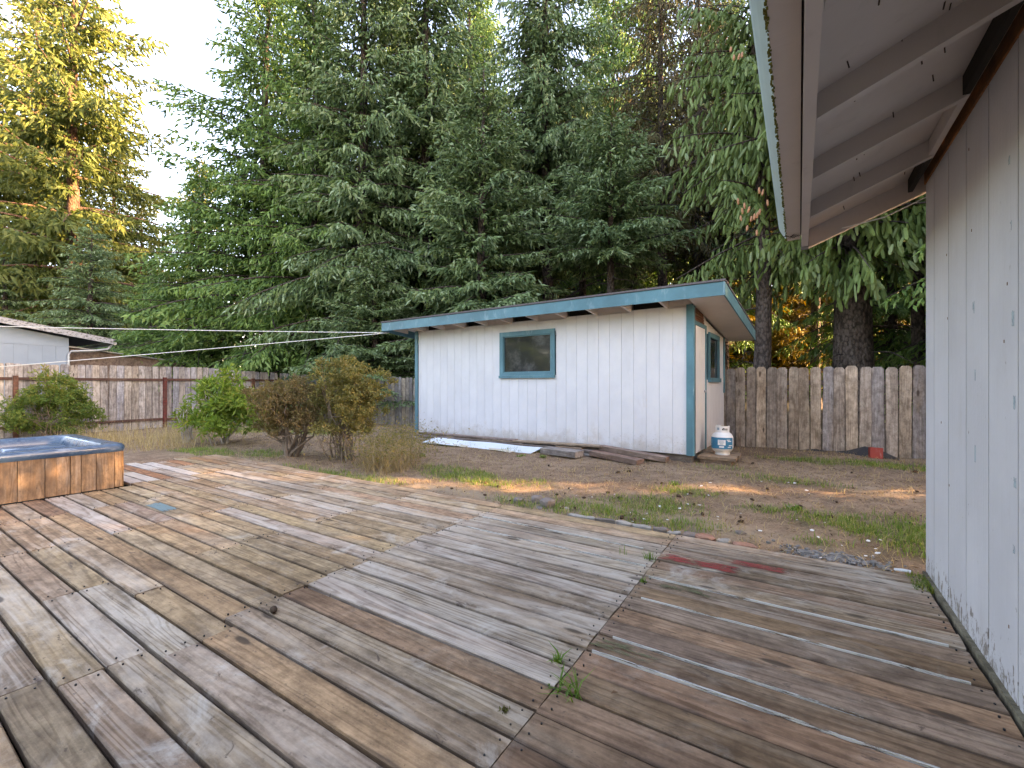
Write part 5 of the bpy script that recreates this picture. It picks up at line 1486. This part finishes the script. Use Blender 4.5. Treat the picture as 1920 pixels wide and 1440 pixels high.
for i, (X, L, lb) in enumerate(((-1.60, .26, "long pale mortar slab at the left end of the edging"), (-1.38, .17, "grey broken edging lump beside the pale slab"), (-1.22, .14, "cracked edging stone in the middle of the row"),
                                (-1.06, .17, "whitish edging fragment along the deck"), (-.91, .12, "flat grey edging piece near the bricks"), (-.80, .10, "speckled edging piece touching the red brick"), (-.70, .09, "dark edging lump by the red brick"))):
    slab("edging_stone", X, 3.63 + rr.uniform(-.005, .015), L, rr.uniform(.06, .09), .012 + rr.uniform(-.008, .008), M['stone'] if i in (1, 4, 6) else M['palestone'], lb, "edging stone", 20 + i)
for i, (X, L, lb) in enumerate(((-.58, .13, "broken orange brick at the deck seam corner"), (-.45, .08, "pale pinkish brick fragment right of the orange one"), (-.31, .15, "red-streaked brick end beside the deck edge"))):
    slab("brick", X, 3.63, L, .085, .02 - .008 * i, M['brick'] if i != 1 else M['palestone'], lb, "brick", 40 + i)
# gravel by the house corner
gv = MB()
for i in range(230):
    X, Y = rr.gauss(.22, .15), rr.gauss(3.80, .06)
    if Y < 3.63 or X > .62: continue
    s_ = rr.uniform(.005, .017); z = float(gz(X, Y))
    m4 = Matrix.Translation((X, Y, z + s_ * .3)) @ Matrix.Rotation(rr.uniform(0, 3), 4, 'Z') @ Matrix.Rotation(rr.uniform(-.5, .5), 4, 'X')
    gv.box(-s_, s_, -s_ * .7, s_ * .7, -s_ * .6, s_ * .6, m4)
tag(gv.build("gravel", M['gravel']), "little grey gravel patch by the house corner", "gravel", None, "stuff")
# spruce cones and white chips on the yard
def conemesh():
    mb = MB(); mb.lathe([(0, -.035), (.012, -.030), (.018, -.012), (.0175, .006), (.012, .024), (0, .036)], 8)
    return mb.mesh("spruce_cone", M['cone'], False)
cm = conemesh()
for i in range(46):
    px, py = rr.uniform(800, 1720), rr.uniform(856, 985)
    p = at(px, py, -.02)
    if p.y < 3.8 or bool(inside_shed(np.array(p.x), np.array(p.y))): continue
    o = link(bpy.data.objects.new("spruce_cone", cm))
    o.location = (p.x, p.y, float(gz(p.x, p.y)) + .015); o.rotation_euler = (R(90) + rr.uniform(-.2, .2), 0, rr.uniform(0, 6.28))
    s_ = rr.uniform(.5, .95); o.scale = (s_, s_, s_)
    tag(o, "dark fallen spruce cone on the bare soil", "cone", "fallen cones on the yard")
ch = MB().add([(-.5, -.3, 0), (.4, -.4, 0), (.55, .2, 0), (.05, .45, 0), (-.45, .25, 0), (-.5, -.3, .12), (.4, -.4, .12), (.55, .2, .12), (.05, .45, .12), (-.45, .25, .12)],
              [(4, 3, 2, 1, 0), (5, 6, 7, 8, 9)] + [(i, (i + 1) % 5, (i + 1) % 5 + 5, i + 5) for i in range(5)]).mesh("paint_chip", M['chip'])
for i in range(80):
    px, py = (rr.uniform(1340, 1720), rr.uniform(890, 1060)) if i < 55 else (rr.uniform(1040, 1340), rr.uniform(900, 985))
    p = at(px, py, -.03)
    if p.y < 3.7 or p.x > .55: continue
    o = link(bpy.data.objects.new("paint_chip", ch))
    o.location = (p.x, p.y, float(gz(p.x, p.y)) + .012); o.rotation_euler = (rr.uniform(-.3, .3), rr.uniform(-.3, .3), rr.uniform(0, 6))
    s_ = rr.choice((.012, .016, .02, .03)); o.scale = (s_, s_, s_)
    tag(o, "white flake of old paint lying on the soil", "paint chip", "paint flakes on the yard")
p = at(1690, 1068, 0)
o = link(bpy.data.objects.new("paper_scrap", ch)); o.location = (p.x, 3.60, .004); o.scale = (.085, .05, .05); o.rotation_euler = (0, 0, .2)
tag(o, "white scrap on the deck edge near the house corner", "scrap")
p = at(513, 1150, 0)
o = link(bpy.data.objects.new("spruce_cone", cm)); o.location = (p.x, p.y, .018); o.rotation_euler = (R(80), 0, 1.1)
tag(o, "single dark cone lying on the deck planks", "cone")
p = at(1152, 1304, 0)
lf_ = MB().add([(-.015, 0, .004), (0, -.008, .012), (.016, 0, .006), (.0, .009, .010)], [(0, 1, 2, 3)]).build("dead_leaf", M['deadleaf'], None, (p.x, p.y, .004), (0, 0, .7))
tag(lf_, "small brown dead leaf on the near deck boards", "leaf")
rg = np.random.default_rng(91)
p = at(945, 1334, 0)
V, F, T = blades(np.stack([rg.normal(0, .009, 60), rg.normal(0, .009, 60), np.zeros(60)], -1), rg.uniform(.006, .016, 60), np.full(60, .004), rg, .8)
o = link(bpy.data.objects.new("moss_tuft", mesh_np("moss_tuft", V, F, M['moss']))); o.location = (p.x, p.y, .003)
tag(o, "tiny olive moss tuft on the near deck board", "moss")
V, F, T = blades(np.stack([rg.uniform(-.05, .05, 400), rg.uniform(-.28, .0, 400), np.zeros(400)], -1), rg.uniform(.01, .04, 400), np.full(400, .005), rg, 1.0)
o = link(bpy.data.objects.new("moss_strip", mesh_np("moss_strip", V, F, PIERIS, {"tint": T * .5 + .25}))); o.location = (.62, 3.60, -.01)
tag(o, "yellowish moss at the foot of the house corner", "moss", None, "stuff")
